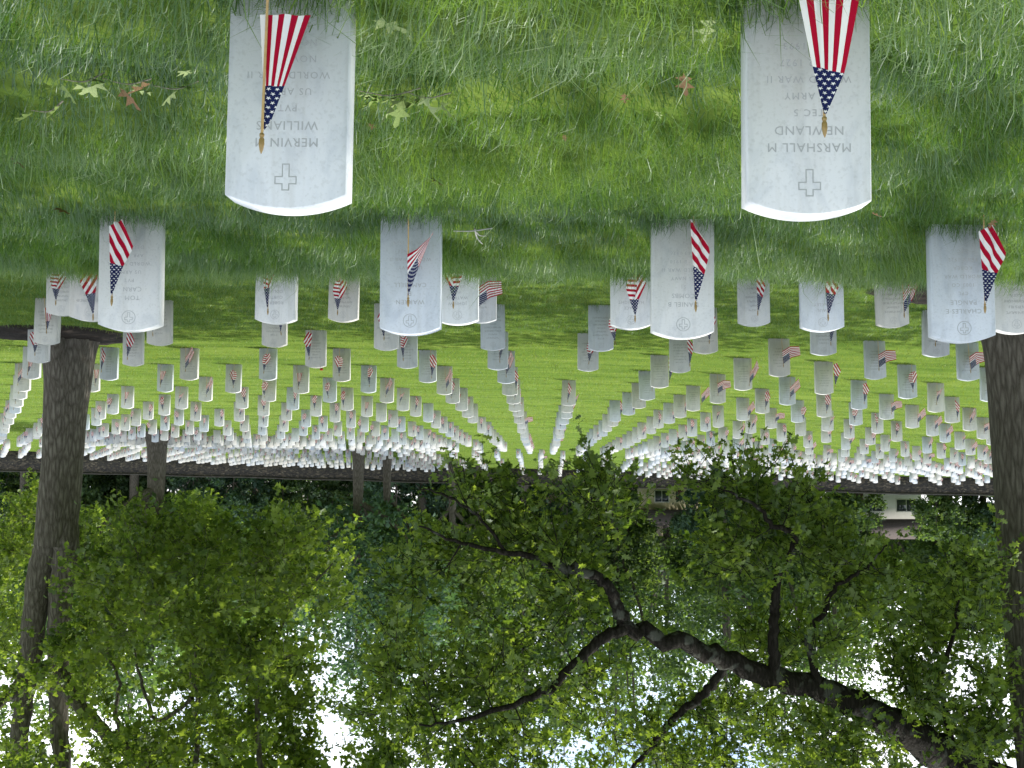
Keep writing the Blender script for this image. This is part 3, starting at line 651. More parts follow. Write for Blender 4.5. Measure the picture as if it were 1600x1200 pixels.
def crown(segs, per, size, tmpl, spread, tint0=.45, tsd=.2, tipbias=.6, flat=.75, **kw):
    C = []; Tn = []
    for sg in segs:
        k = max(3, int(per * rng.uniform(.6, 1.4))); u = 1 - tipbias * rng.random(k) ** 1.3
        idxf = u * (len(sg) - 1); i0 = np.minimum(idxf.astype(int), len(sg) - 2); f = (idxf - i0)[:, None]
        c = sg[i0] * (1 - f) + sg[i0 + 1] * f + rng.normal(0, spread, (k, 3)) * np.array([1, 1, flat])
        C.append(c); Tn.append(np.clip(rng.normal(tint0 + rng.normal(0, .17), tsd, k), 0, 1))
    C = np.concatenate(C); Tn = np.concatenate(Tn)
    return leaves(C, size * rng.lognormal(0, .22, len(C)), tmpl, Tn, **kw)
def sprays(sk_, segs, ntw, ln, per, size, tmpl, tint0, tsd, spread=.04, down=.25):
    C = []; Tn = []
    for sg in segs:
        d0 = sg[-1] - sg[0]; d0 = d0 / (np.linalg.norm(d0) + 1e-6); t0 = tint0 + rng.normal(0, .16)
        for _ in range(ntw):
            f = (1 - .75 * rng.random() ** 1.2) * (len(sg) - 1); i0 = min(int(f), len(sg) - 2); a = sg[i0] + (sg[i0 + 1] - sg[i0]) * (f - i0)
            d = d0 * .8 + rng.normal(0, .65, 3) - np.array([0, 0, down]); d /= np.linalg.norm(d); L_ = ln * rng.uniform(.5, 1.3)
            m_ = a + d * L_ * .5 + np.array([0, 0, .04 * L_]); e_ = a + d * L_ - np.array([0, 0, .10 * L_])
            tw = np.array([a, m_, e_]); sk_.add(tw, [.0045, .0035, .0018], 3, False)
            k = max(3, int(per * rng.uniform(.6, 1.4) * L_ / ln)); u = (rng.random(k) ** .75)[:, None]
            C.append(a * (1 - u) ** 2 + m_ * 2 * u * (1 - u) + e_ * u * u + rng.normal(0, spread, (k, 3))); Tn.append(np.clip(rng.normal(t0, tsd, k), 0, 1))
    C = np.concatenate(C); Tn = np.concatenate(Tn)
    return leaves(C, size * rng.lognormal(0, .25, len(C)), tmpl, Tn, .8, .5)
def join(parts):
    V = []; Fa = []; T = []; b = 0
    for v, f, t_ in parts: V.append(v); Fa.append(f + b); T.append(t_); b += len(v)
    return np.concatenate(V), np.concatenate(Fa), np.concatenate(T)
def trunk_ring(pts, rad, sides=28, flare=1.5, lobes=5, seed=0, ripple=.05):
    """trunk with root flare and lobed section"""
    pts, rad = smooth_path(pts, rad, 8); v, q = tube(pts, rad, sides)
    v = v.reshape(len(pts), sides, 3); th = np.linspace(0, 2 * np.pi, sides, endpoint=False)
    hgt = pts[:, 2] - pts[0, 2]
    for i in range(len(pts)):
        fl = math.exp(-max(hgt[i] - .15, 0) / .35)
        k = 1 + fl * (flare - 1) * (.55 + .45 * np.cos(lobes * th + seed)) + ripple * np.sin(3 * th + seed + hgt[i] * .4) + .02 * np.sin(7 * th + seed * 2 + hgt[i])
        v[i] = pts[i] + (v[i] - pts[i]) * k[:, None]
    return v.reshape(-1, 3), q, pts, rad

def make_tree(name, label, base, parts_fn, leafmat, barkmat, group=None):
    root = empty(name, base); tag(root, label, 'tree', group)
    return root
def finish(root, sk, lv, barkm, leafm, tname='trunk'):
    inv = np.array(root.location)
    tm = mesh(tname, np.concatenate(sk.V) - inv, [np.concatenate(sk.Q)], True, [barkm]); obj(tname, tm, root)
    V_, F_, T_ = lv; c = obj('crown', mesh('crown', V_ - inv, [F_], False, [leafm], tint=T_), root); c['kind'] = 'stuff'

# --- tree B: big oak at the picture's right edge with the heavy limb across the view
bB = np.array([TB[0], TB[1], float(zg(TB[0], TB[1])) - .1])
rootB = empty('oak_tree', bB); tag(rootB, 'big dark oak whose heavy lichen-spotted limb reaches out over the front graves', 'tree')
sk = Skel()
v, q, tp, tr_ = trunk_ring([bB, bB + (0, 0, .6), bB + (-.03, .0, 2.2), bB + (-.10, .0, 4.2), bB + (-.18, .0, 6.2), bB + (-.2, .2, 9), bB + (0, .4, 12)], [.52, .48, .44, .42, .40, .28, .12], 32, 1.5, 5, 1.0)
sk.pts.extend(tp); sk.rad.extend(tr_)
obj('trunk', mesh('trunk', v - np.array(rootB.location), [q], True, [M['bark']]), rootB)
def img_path(lst): return [P(a, b, c) for a, b, c in lst]
def limb(lst, wpx, sides=12, wob=.012, m_=6):
    p, r_ = smooth_path(img_path(lst), [w_ / 2 * a[2] / F for w_, a in zip(wpx, lst)], m_, wob); sk.add(p, r_, sides)
limb([(1640, 1290, 13.3), (1575, 1245, 13.1), (1510, 1200, 12.8), (1400, 1132, 12.3), (1300, 1082, 11.9), (1200, 1052, 11.6), (1100, 1020, 11.3), (1020, 990, 11.0), (968, 974, 10.9)], [90, 76, 62, 48, 40, 34, 29, 24, 20], 16, .024)
limb([(975, 975, 10.9), (962, 940, 10.8), (942, 906, 10.7), (900, 890, 10.6), (865, 884, 10.6), (800, 862, 10.5), (720, 850, 10.4), (655, 822, 10.3)], [24, 19, 16, 16, 13, 9, 6, 3], 10)
limb([(975, 982, 10.9), (935, 1005, 10.8), (880, 1058, 10.7), (830, 1090, 10.6), (740, 1120, 10.5), (655, 1132, 10.4)], [20, 17, 14, 11, 7, 3], 10)
limb([(1210, 1056, 11.6), (1208, 1010, 11.5), (1209, 955, 11.5), (1216, 905, 11.4), (1243, 842, 11.3), (1205, 822, 11.2), (1180, 790, 11.2), (1130, 766, 11.1)], [19, 17, 15, 13, 11, 8, 6, 3], 10)
limb([(1285, 1078, 11.8), (1266, 1020, 11.7), (1270, 978, 11.7), (1290, 955, 11.6), (1305, 920, 11.6), (1345, 892, 11.6), (1366, 876, 11.6), (1386, 852, 11.5)], [14, 12, 9, 8, 7, 6, 4, 2], 8)
limb([(1135, 1036, 11.4), (1100, 1085, 11.5), (1070, 1108, 11.6), (1030, 1150, 11.8), (1000, 1185, 12), (960, 1240, 12.2)], [16, 14, 12, 10, 9, 6], 8)
limb([(790, 862, 10.5), (745, 805, 10.5), (700, 775, 10.4), (650, 758, 10.4)], [6, 5, 4, 2], 6)
limb([(1500, 1190, 12.7), (1470, 1080, 12.4), (1490, 990, 12.2), (1500, 930, 12)], [14, 9, 6, 3], 6)
# overhead limbs out of the picture that carry the shading canopy
for (dx, dy, dz, r_) in ((5.5, -6.5, 1.5, .2), (1.0, -8.5, 2.2, .2), (-5, -6, 2.5, .2), (6.5, 2.0, 3.0, .18), (-5, 4, 3.5, .18), (8.5, -3.0, 2.2, .18), (2.5, -4.5, 4.5, .14), (0, 5, 4.5, .14)):
    s0 = bB + np.array([-.15, .1, 6.2 + random.random() * 1.5]); e0 = s0 + np.array([dx, dy, dz]); p, rr_ = smooth_path([s0, s0 * .5 + e0 * .5 + (0, 0, .9), e0], [r_, r_ * .65, r_ * .2], 6, .05); sk.add(p, rr_, 8)
def region(n_, poly, d0, d1, dens=None):
    """random points inside a picture polygon, at depths d0..d1"""
    poly = np.array(poly, float); o_ = []
    lo, hi = poly.min(0), poly.max(0)
    while len(o_) < n_:
        p = lo + (hi - lo) * rng.random(2); ins = False; j = len(poly) - 1
        for i in range(len(poly)):
            if (poly[i, 1] > p[1]) != (poly[j, 1] > p[1]) and p[0] < (poly[j, 0] - poly[i, 0]) * (p[1] - poly[i, 1]) / (poly[j, 1] - poly[i, 1]) + poly[i, 0]: ins = not ins
            j = i
        if ins and float(vnoise(p[0] / 62 + 7, p[1] / 48 + 3, 21)) > .43: o_.append(P(p[0], p[1], d0 + (d1 - d0) * rng.random()))
    return o_
att = region(150, [(625, 752), (700, 760), (760, 735), (800, 775), (870, 785), (905, 745), (935, 722), (985, 775), (985, 820), (960, 880), (900, 960), (760, 980), (640, 960), (590, 900), (660, 860)], 10.5, 12.6)
att += region(170, [(590, 960), (980, 950), (1010, 1080), (1000, 1260), (640, 1260), (560, 1100)], 10.6, 13)
att += region(150, [(1075, 735), (1140, 745), (1200, 740), (1240, 760), (1285, 745), (1290, 800), (1330, 850), (1390, 800), (1410, 870), (1400, 930), (1320, 960), (1300, 1040), (1230, 1060), (1140, 1010), (1115, 930), (1105, 850), (1120, 800)], 11.2, 13)
att += region(130, [(1000, 1090), (1130, 1060), (1280, 1090), (1400, 1150), (1420, 1260), (1000, 1260)], 11.4, 13.6) + region(45, [(1410, 1130), (1555, 1090), (1570, 1260), (1500, 1270)], 12.6, 14.2)
att += region(30, [(1390, 1010), (1450, 960), (1470, 1080), (1430, 1120)], 11.6, 13) + region(26, [(1480, 880), (1550, 860), (1560, 1000), (1500, 990)], 11.6, 12.8) + region(26, [(1480, 1040), (1560, 1050), (1560, 1230), (1500, 1180)], 11.6, 13) + region(48, [(1360, 960), (1480, 880), (1565, 900), (1568, 1100), (1440, 1110)], 12, 14.5)
seg_in = sk.grow(att, .035, .006, 5, .05)
lv1 = sprays(sk, seg_in, 4, .44, 13, .084, LEAF_OAK, .60, .22, .042)
att2 = []
for _ in range(1150):
    x_ = rng.uniform(-14, 6.5); y_ = rng.uniform(-1, 25); z_ = rng.uniform(6.6, 12.5)
    rr_ = ((x_ - bB[0] - 1.6) / 10) ** 2 + ((y_ - 12) / 12.5) ** 2
    if rr_ < 1 and (z_ - CAMZ) > .275 * y_ + .7: att2.append((x_, y_, z_))
for _ in range(300):  # extra unseen leaf clusters added to shade the ground
    x_ = rng.uniform(-11, 3); y_ = rng.uniform(11, 24); att2.append((x_, y_, CAMZ + .27 * y_ + .9 + rng.uniform(0, 3)))
att2 = [a_ for a_ in att2 if not (-9.5 < a_[0] < 1.2 and 11.5 < a_[1] < 16.2 and rng.random() < .93)]  # gap shaped in the unseen canopy to let sun onto the limb foliage
seg_out = sk.grow(att2, .06, .010, 4, .05)
lv2 = crown(seg_out, 36, .20, LEAF_DIA, .42, .55, .2, .7)
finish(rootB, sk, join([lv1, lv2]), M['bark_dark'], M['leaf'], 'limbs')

# --- tree A: grey-brown forked trunk in a mulch bed
bA = np.array([TA[0], TA[1], float(zg(TA[0], TA[1])) - .1])
rootA = empty('oak_tree', bA); tag(rootA, 'grey-brown oak with forked straight trunk and light green crown, in a wide mulch bed', 'tree')
sk = Skel()
dA = 19.6
pa = [bA] + img_path([(105, 590, dA), (100, 650, dA), (96, 720, dA), (90, 790, dA), (84, 850, dA)])
v, q, tp, tr_ = trunk_ring(pa, [.40, .37, .345, .335, .35, .33], 32, 1.3, 6, .4); sk.V.append(v); sk.Q.append(q); sk.b += len(v); sk.pts.extend(tp); sk.rad.extend(tr_)
limb([(90, 800, dA), (76, 850, dA), (62, 900, dA), (52, 980, dA), (42, 1060, dA), (30, 1180, dA), (20, 1400, dA + 1)], [50, 46, 40, 36, 32, 26, 14], 14)
limb([(95, 800, dA), (100, 850, dA), (98, 900, dA), (92, 980, dA), (90, 1060, dA), (96, 1180, dA), (110, 1400, dA - 1)], [48, 44, 38, 34, 32, 26, 14], 14)
limb([(92, 1050, dA), (115, 1090, dA - .4), (160, 1140, dA - 1), (200, 1168, dA - 1.4), (270, 1215, dA - 2), (420, 1260, dA - 2.6), (560, 1290, dA - 3)], [26, 22, 20, 18, 14, 10, 5], 10)
limb([(300, 1230, dA - 2), (309, 1150, dA - 2.2), (308, 1090, dA - 2.3), (300, 1040, dA - 2.4), (330, 960, dA - 2.4), (345, 900, dA - 2.4)], [10, 8, 7, 5, 4, 2], 6)
limb([(200, 1168, dA - 1.4), (182, 1120, dA - 1.5), (185, 1060, dA - 1.6), (150, 1000, dA - 1.7)], [9, 7, 5, 3], 6)
limb([(300, 1090, dA - 2.2), (245, 1125, dA - 2), (220, 1060, dA - 2), (205, 1000, dA - 2)], [7, 6, 5, 2], 6)
limb([(420, 1260, dA - 2.6), (400, 1120, dA - 2.7), (420, 1030, dA - 2.8), (455, 950, dA - 2.9), (520, 880, dA - 3)], [9, 8, 6, 5, 2], 6)
limb([(40, 1050, dA), (10, 1090, dA - .5), (-60, 1140, dA - 1.5), (-160, 1180, dA - 2.5)], [20, 16, 12, 8], 8)
att = region(165, [(120, 800), (190, 790), (260, 830), (330, 790), (385, 800), (400, 815), (460, 815), (520, 825), (585, 845), (560, 910), (510, 960), (470, 1010), (410, 1060), (330, 1060), (200, 1060), (140, 1000), (110, 900)], dA - 5, dA + 1.5)
att += region(120, [(110, 1000), (330, 1050), (400, 1080), (430, 1120), (420, 1260), (0, 1260), (0, 1080), (60, 1050)], dA - 4, dA + 2)
att += region(60, [(-120, 770), (60, 770), (55, 900), (30, 1050), (-120, 1050)], dA + .5, dA + 4) + region(16, [(125, 740), (165, 755), (150, 830), (120, 850)], dA + 1, dA + 3)
att += region(22, [(420, 1040), (540, 1010), (610, 1060), (590, 1180), (440, 1160)], dA - 3, dA) + region(28, [(590, 1180), (470, 1150), (440, 1260), (640, 1270)], dA - 3, dA)
seg_in = sk.grow(att, .03, .005, 5, .05)
lv1 = sprays(sk, seg_in, 7, .60, 19, .090, LEAF_MID, .72, .22, .05)
att2 = []
for _ in range(170):
    p_ = np.array([bA[0], bA[1] - 1, 0]) + np.array([rng.uniform(-7, 7.5), rng.uniform(-7, 5), rng.uniform(5.6, 12)])
    if ((p_[0] - bA[0]) / 7.5) ** 2 + ((p_[1] - bA[1] + 1) / 6) ** 2 < 1 and p_[2] - CAMZ > .29 * p_[1]: att2.append(p_)
for _ in range(190):  # extra unseen leaf clusters added overhead for their shade on the lawn
    x_ = rng.uniform(-.5, 12); y_ = rng.uniform(9.5, 16); att2.append(np.array((x_, y_, CAMZ + .27 * y_ + .9 + rng.uniform(0, 3))))
seg_out = sk.grow(att2, .07, .010, 4, .05)
lv2 = crown(seg_out, 46, .24, LEAF_DIA, .45, .55, .2, .7)
finish(rootA, sk, join([lv1, lv2]), M['bark'], M['leaf'])

# mulch beds
def mulch(c, r_, label):
    n_ = 40; nr = 8; V = []; Fq = []
    for i in range(nr + 1):
        for j in range(n_):
            a = 2 * math.pi * j / n_; rr_ = r_ * i / nr * (1 + .10 * math.sin(3 * a + c[0]) + .05 * math.sin(8 * a)); x_ = c[0] + rr_ * math.cos(a); y_ = c[1] + rr_ * math.sin(a)
            V.append((x_, y_, float(zt(x_, y_)) + (.075 * (1 - (i / nr) ** 3) + .012 + .03 * (random.random() - .5) * (i < nr) if i < nr else -.03)))
    for i in range(nr):
        for j in range(n_): Fq.append((i * n_ + j, (i + 1) * n_ + j, (i + 1) * n_ + (j + 1) % n_, i * n_ + (j + 1) % n_))
    o_ = obj('mulch_bed', mesh('mulch_bed', V, [np.array(Fq)], True, [M['mulch']])); tag(o_, label, 'mulch', kind='stuff')
mulch((bA[0] + .15, bA[1] - .2), 1.35, 'dark mulch bed around the forked oak trunk')
mulch((bB[0] + .2, bB[1] - .1), 1.5, 'dark mulch bed around the oak with the heavy limb')

# --- generic crowns for trees further off
def far_tree(name, label, base, h, cw, trunk_r, fork, nat, per, lsize, leafm, group=None, low=.25, lean=(0, 0), seed_t=.45, tmpl=LEAF_DIA, conic=False, barkm=None):
    base = np.array(base, float); root = empty(name, base); tag(root, label, 'tree', group)
    sk_ = Skel(); top = np.array([lean[0], lean[1], h * .92])
    v, q, tp, tr_ = trunk_ring([base - (0, 0, .2), base + (0, 0, .4), base + top * .25, base + top * .55, base + top], [trunk_r * 1.1, trunk_r, trunk_r * .85, trunk_r * .55, .05], 16, 1.5, 5, rng.random() * 6)
    sk_.V.append(v); sk_.Q.append(q); sk_.b += len(v); sk_.pts.extend(tp[len(tp) // 5:]); sk_.rad.extend(tr_[len(tp) // 5:])
    for _ in range(fork):
        a = rng.random() * 6.28; s0 = base + np.array([lean[0], lean[1], h]) * rng.uniform(.2, .34) * np.array([1, 1, 1]); e0 = base + np.array([math.cos(a) * cw * .6, math.sin(a) * cw * .6, h * rng.uniform(.5, .8)])
        p, r_ = smooth_path([s0, s0 * .6 + e0 * .4 + np.array([math.cos(a), math.sin(a), 0]) * cw * .12, e0], [trunk_r * .55, trunk_r * .36, .05], 5, .05); sk_.add(p, r_, 7)
    at = []
    while len(at) < nat:
        p = rng.uniform(-1, 1, 3); 
        if conic:
            if math.hypot(p[0], p[1]) > (1 - p[2]) / 2 + .1: continue
        elif not .25 < (p ** 2).sum() < 1: continue
        f = 1 + .18 * math.sin(p[0] * 5 + base[0]) * math.cos(p[1] * 4 + base[1])
        at.append(base + np.array([p[0] * cw * f + lean[0] * .6, p[1] * cw * f, h * (low + (1 - low) * (p[2] + 1) / 2 * f)]))
    segs = sk_.grow(at, .08, .012, 4, .06)
    lv = crown(segs, per, lsize, tmpl, cw * .10, seed_t, .2, .6, .6)
    finish(root, sk_, lv, barkm or M['bark_far'], leafm)
    return root
def copy_tree(o_):
    c = o_.copy(); COL.objects.link(c)
    for ch in o_.children:
        d = ch.copy(); COL.objects.link(d); d.parent = c
    return c
far_tree('shade_tree', 'old shade tree with short thick trunk splitting into spreading limbs among the graves', (TD[0], TD[1], float(zg(TD[0], TD[1]))), 12.5, 7.5, .50, 6, 150, 90, .34, M['leaf_bg'], low=.27)
far_tree('shade_tree', 'slim brown shade tree beside a thinner twin at the upper graves', (TE[0], TE[1], float(zg(TE[0], TE[1]))), 15, 8.0, .40, 4, 150, 90, .36, M['leaf_blue'], low=.24)
far_tree('shade_tree', 'thinner twin of two brown shade trees at the upper graves', (TE2[0], TE2[1], float(zg(TE2[0], TE2[1]))), 12, 4.5, .31, 4, 80, 55, .36, M['leaf_bg'], low=.28)
def at_far(px, d): p = P(px, 730, d); return (p[0], p[1], float(zg(p[0], p[1])))
far_tree('shade_tree', 'pale grey barked tree just inside the stone wall', at_far(707, 89), 15, 5, .33, 4, 80, 50, .4, M['leaf_bg'], low=.36)
far_tree('shade_tree', 'dark slender tree standing against the inside of the stone wall', at_far(750, 94), 14, 4.5, .26, 3, 70, 50, .4, M['leaf_bg'], low=.40)
# beyond the wall
protos = []
specs = [(15, 5.5, .34, M['leaf_bg'], .15, False, .45), (18, 6.0, .38, M['leaf_bg'], .2, False, .35), (16, 4.2, .30, M['leaf_blue'], .06, True, .45), (13, 5.2, .28, M['leaf_bg'], .1, False, .6), (20, 6.5, .4, M['leaf_blue'], .18, False, .5), (29, 7.5, .45, M['leaf_bg'], .14, False, .5)]
LBL = ['round leafy green tree growing beyond the stone wall', 'tall dark green broadleaf tree growing beyond the stone wall', 'narrow blue-green evergreen tree growing beyond the stone wall', 'low light green tree growing beyond the stone wall', 'spreading blue-green tree well beyond the stone wall', 'very tall forest tree rising close beyond the stone wall']
spots = []
px = -80
while px < 1700:
    d = random.uniform(116, 132); spots.append((px, d, random.choice([0, 1, 2, 3, 0, 2]))); px += random.uniform(52, 84)
px = -60
while px < 1700:
    d = random.uniform(185, 215); spots.append((px, d, random.choice([1, 4, 0]))); px += random.uniform(45, 70)
px = -60
while px < 1700:
    d = random.uniform(142, 168); spots.append((px, d, random.choice([1, 4, 4, 1]))); px += random.uniform(60, 95)
for px, d in ((40, 112), (210, 114), (330, 118), (660, 113), (760, 116), (880, 114), (960, 122), (1130, 113), (1215, 116), (1300, 124), (600, 120), (820, 112), (1040, 146), (120, 122), (400, 128)): spots.append((px, d, 5))
first = {}
for px, d, ty in spots:
    hgap = (450 < px < 590) or (1370 < px < 1560)
    if ty == 5 or px > 1330: hgap = False
    if 1000 < px < 1085 and d < 135: continue
    if 1335 < px < 1425 and d < 135: continue
    loc = at_far(px, d); sc = random.uniform(.85, 1.15)
    if hgap: sc *= .72 if d < 140 else .62
    if ty not in first:
        h_, cw_, tr0, lm, low_, con, td_ = specs[ty]
        first[ty] = far_tree('background_tree', LBL[ty], loc, h_, cw_, tr0, 4 if not con else 0, 120, 62, .46, lm, 'background trees: ' + LBL[ty], low_, seed_t=td_, conic=con); o_ = first[ty]
    else: o_ = copy_tree(first[ty])
    o_.location = loc; o_.scale = (sc * random.uniform(.9, 1.1), sc * random.uniform(.9, 1.1), sc); o_.rotation_euler = (0, 0, random.random() * 6.28)

shrub0 = {}
px = -90; kk = 0
SHL = ['dark leafy shrub growing close behind the stone wall', 'light green bushy shrub growing close behind the stone wall', 'blue-green shrub growing close behind the stone wall']
while px < 1700:
    px += random.uniform(26, 44); d = random.uniform(112, 122)
    if 985 < px < 1090 or 1345 < px < 1425 or 840 < px < 875: d = random.uniform(150, 158)
    ty = random.randrange(3); loc = at_far(px, d)
    if ty not in shrub0: shrub0[ty] = far_tree('shrub', SHL[ty], loc, 5.2, 3.0, .10, 3, 60, 60, .34, [M['leaf_bg'], M['leaf_bg'], M['leaf_blue']][ty], SHL[ty], -.08, seed_t=[.3, .65, .45][ty]); o_ = shrub0[ty]; o_['category'] = 'shrub'
    else: o_ = copy_tree(shrub0[ty])
    sc = random.uniform(.7, 1.25); o_.location = loc; o_.scale = (sc, sc, sc * random.uniform(.8, 1.3)); o_.rotation_euler = (0, 0, random.random() * 6.28)
# ------------------------------------------------------------------ stone wall and houses
wm, t, n, l = mat('rubble_stone')
tcn = n.new('ShaderNodeTexCoord'); mpn = n.new('ShaderNodeMapping'); mpn.inputs['Scale'].default_value = (1.9, 1.9, 3.4); l.new(tcn.outputs['Object'], mpn.inputs[0])
vo = N(n, 'ShaderNodeTexVoronoi', Scale=3.0); l.new(mpn.outputs[0], vo.inputs['Vector']); ve = N(n, 'ShaderNodeTexVoronoi', feature='DISTANCE_TO_EDGE', Scale=3.0); l.new(mpn.outputs[0], ve.inputs['Vector'])
sp = n.new('ShaderNodeSeparateXYZ'); l.new(vo.outputs['Color'], sp.inputs[0])
r1 = ramp(n, [(0, (.022, .020, .019)), (.5, (.048, .043, .038)), (.85, (.085, .068, .05)), (1, (.14, .12, .09))]); l.new(sp.outputs[0], r1.inputs[0])
r2 = ramp(n, [(0, (.5, .5, .5)), (.1, (1, 1, 1))]); l.new(ve.outputs['Distance'], r2.inputs[0])
mxn = N(n, 'ShaderNodeMixRGB', blend_type='MULTIPLY'); mxn.inputs[0].default_value = 1; l.new(r1.outputs[0], mxn.inputs[1]); l.new(r2.outputs[0], mxn.inputs[2])
bb = n.new('ShaderNodeBsdfPrincipled'); bb.inputs['Roughness'].default_value = .9; l.new(mxn.outputs[0], bb.inputs['Base Color'])
bpn = n.new('ShaderNodeBump'); bpn.inputs['Distance'].default_value = .06; l.new(r2.outputs[0], bpn.inputs['Height']); l.new(bpn.outputs[0], bb.inputs['Normal'])
oo = n.new('ShaderNodeOutputMaterial'); l.new(bb.outputs[0], oo.inputs[0])
M['coping'] = plain('coping_stone', (.05, .047, .043), .85, .3, 3)
def strip_box(xs_, y0, y1, z0, z1):
    V = []; Fq = []
    for x_, p_, q_, a, b in zip(xs_, y0, y1, z0, z1): V += [(x_, p_, a), (x_, q_, a), (x_, q_, b), (x_, p_, b)]
    for i in range(len(xs_) - 1):
        for j in range(4): Fq.append((i * 4 + j, i * 4 + (j + 1) % 4, i * 4 + 4 + (j + 1) % 4, i * 4 + 4 + j))
    e = (len(xs_) - 1) * 4; Fq += [(3, 2, 1, 0), (e, e + 1, e + 2, e + 3)]
    return np.array(V), np.array(Fq)
wx = np.linspace(-75, 75, 76); wyy = wall_y(wx); wtop = CAMZ + np.interp(wx, [-75, -30.5, 0, 23, 45, 75], [3.6, 1.82, 1.45, .84, .26, -.3]) + .03 * np.sin(wx * .7); wb = zg(wx, wyy) - .4
wall = empty('stone_wall', (0, 97, float(wb[38]))); tag(wall, 'long dark rubble stone wall closing the far end of the cemetery', 'wall')
off = np.array([0, 97, wb[38]])
Vw, Fw = strip_box(wx, wyy - .25, wyy + .25, wb, wtop); obj('wall_body', mesh('wall_body', Vw - off, [Fw], False, [wm]), wall)
Vw, Fw = strip_box(wx, wyy - .33, wyy + .33, wtop + .002, wtop + .12); obj('coping', mesh('coping', Vw - off, [Fw], False, [M['coping']]), wall)

def box(x0, x1, y0, y1, z0, z1):
    V = np.array([(x, y, z) for z in (z0, z1) for y in (y0, y1) for x in (x0, x1)], float)
    return V, np.array([(0, 2, 3, 1), (4, 5, 7, 6), (0, 1, 5, 4), (2, 6, 7, 3), (0, 4, 6, 2), (1, 3, 7, 5)])
def bobj(name, parent, mt, *b):
    V, Fq = box(*b); return obj(name, mesh(name, V, [Fq], False, [mt]), parent)
M['cream'] = plain('cream_siding', (.55, .49, .34), .8, .08, 2); M['whites'] = plain('white_siding', (.62, .62, .60), .8, .06, 2); M['tan'] = plain('tan_brick', (.34, .28, .22), .85, .2, 6)
M['roof'] = plain('shingle_roof', (.10, .085, .08), .9, .25, 5); M['trim'] = plain('white_trim', (.7, .7, .68), .6); M['door'] = plain('dark_door', (.09, .05, .04), .6)
gl, t, n, l = mat('window_glass'); b = n.new('ShaderNodeBsdfPrincipled'); b.inputs['Base Color'].default_value = (.05, .06, .07, 1); b.inputs['Roughness'].default_value = .08; o = n.new('ShaderNodeOutputMaterial'); l.new(b.outputs[0], o.inputs[0]); M['glass'] = gl
def house(px, d, wd, mt, label, wins, doorx, rz=0):
    p = P(px, 730, d); z = float(zg(p[0], p[1])); h_ = empty('house', (p[0], p[1], z), rz); tag(h_, label, 'house')
    dp = 8; H = 3.3; bobj('wall', h_, mt, -wd / 2, wd / 2, 0, dp, -.5, H)
    V = np.array([(-wd / 2 - .4, -.5, H + .002), (wd / 2 + .4, -.5, H + .002), (wd / 2 + .4, dp + .5, H + .002), (-wd / 2 - .4, dp + .5, H + .002), (-wd / 2 - .4, dp / 2, H + 2.6), (wd / 2 + .4, dp / 2, H + 2.6)])
    rf = obj('roof', mesh('roof', V, [np.array([(0, 1, 5, 4), (2, 3, 4, 5), (3, 2, 1, 0)]), np.array([(1, 2, 5), (3, 0, 4)])], False, [M['roof']]), h_)
    bobj('chimney', rf, M['tan'], wd * .2, wd * .2 + .7, dp * .4, dp * .4 + .7, H + 1, H + 3.4)
    for wxn, ww in wins:
        w_ = bobj('window', h_, M['trim'], wxn - ww / 2 - .1, wxn + ww / 2 + .1, -.06, .03, .95, 2.45); bobj('pane', w_, M['glass'], wxn - ww / 2, wxn - .04, -.075, -.02, 1.05, 2.35); bobj('pane', w_, M['glass'], wxn + .04, wxn + ww / 2, -.075, -.02, 1.05, 2.35)
    dr = bobj('door', h_, M['door'], doorx - .5, doorx + .5, -.07, .03, -.3, 2.1); bobj('handle', dr, M['gold'], doorx + .35, doorx + .4, -.12, -.06, .9, 1.1)
house(1062, 140, 9, M['cream'], 'cream house showing between trunks above the stone wall', [(-2.6, 1.6), (2.2, 1.6)], 0.0)
house(1385, 136, 8, M['whites'], 'white house with wide windows above the stone wall', [(-2.2, 2.2), (1.8, 2.4)], 3.3)
house(855, 138, 10, M['tan'], 'tan brick house behind leaves above the stone wall', [(-3, 1.4), (.5, 1.4), (3.4, 1.4)], -1.3)

# ------------------------------------------------------------------ fallen leaves, sprigs, twig, flower
T14, F14 = LEAF_OAK
def leaf_mesh(curl, mt, sz):
    x_, y_ = T14[:, 0] * sz * np.where(np.abs(T14[:, 0]) > .2, .95, .55), T14[:, 1] * sz; z_ = curl * sz * (1.2 * (np.abs(T14[:, 0])) ** 1.3 + .5 * (T14[:, 1] - .5) ** 2)
    Vt = np.stack([x_, y_, z_], -1); Vb = Vt - (0, 0, .0008)
    return mesh('leaf', np.concatenate([Vt, Vb]), [np.concatenate([F14, F14[:, ::-1] + 14])], False, [mt])
LM = {(c, k): leaf_mesh(cv, M[c], 1.0) for c in ('leaf_green', 'leaf_pale', 'leaf_brown') for k, cv in ((0, .18), (1, -.3), (2, .5))}
def ground_at(px, pyy):
    d = 3.0
    for _ in range(60):
        p = P(px, pyy, d); z = float(zt(p[0], p[1])); d += (p[2] - z) * .5 * d / 1.3
    return P(px, pyy, d)
def put_leaf(parent, loc, sz, az, tilt, c, k, roll=0):
    o_ = obj('leaf', LM[(c, k)], parent); o_.location = loc; o_.scale = (sz, sz, sz); o_.rotation_euler = (tilt, roll, az); return o_
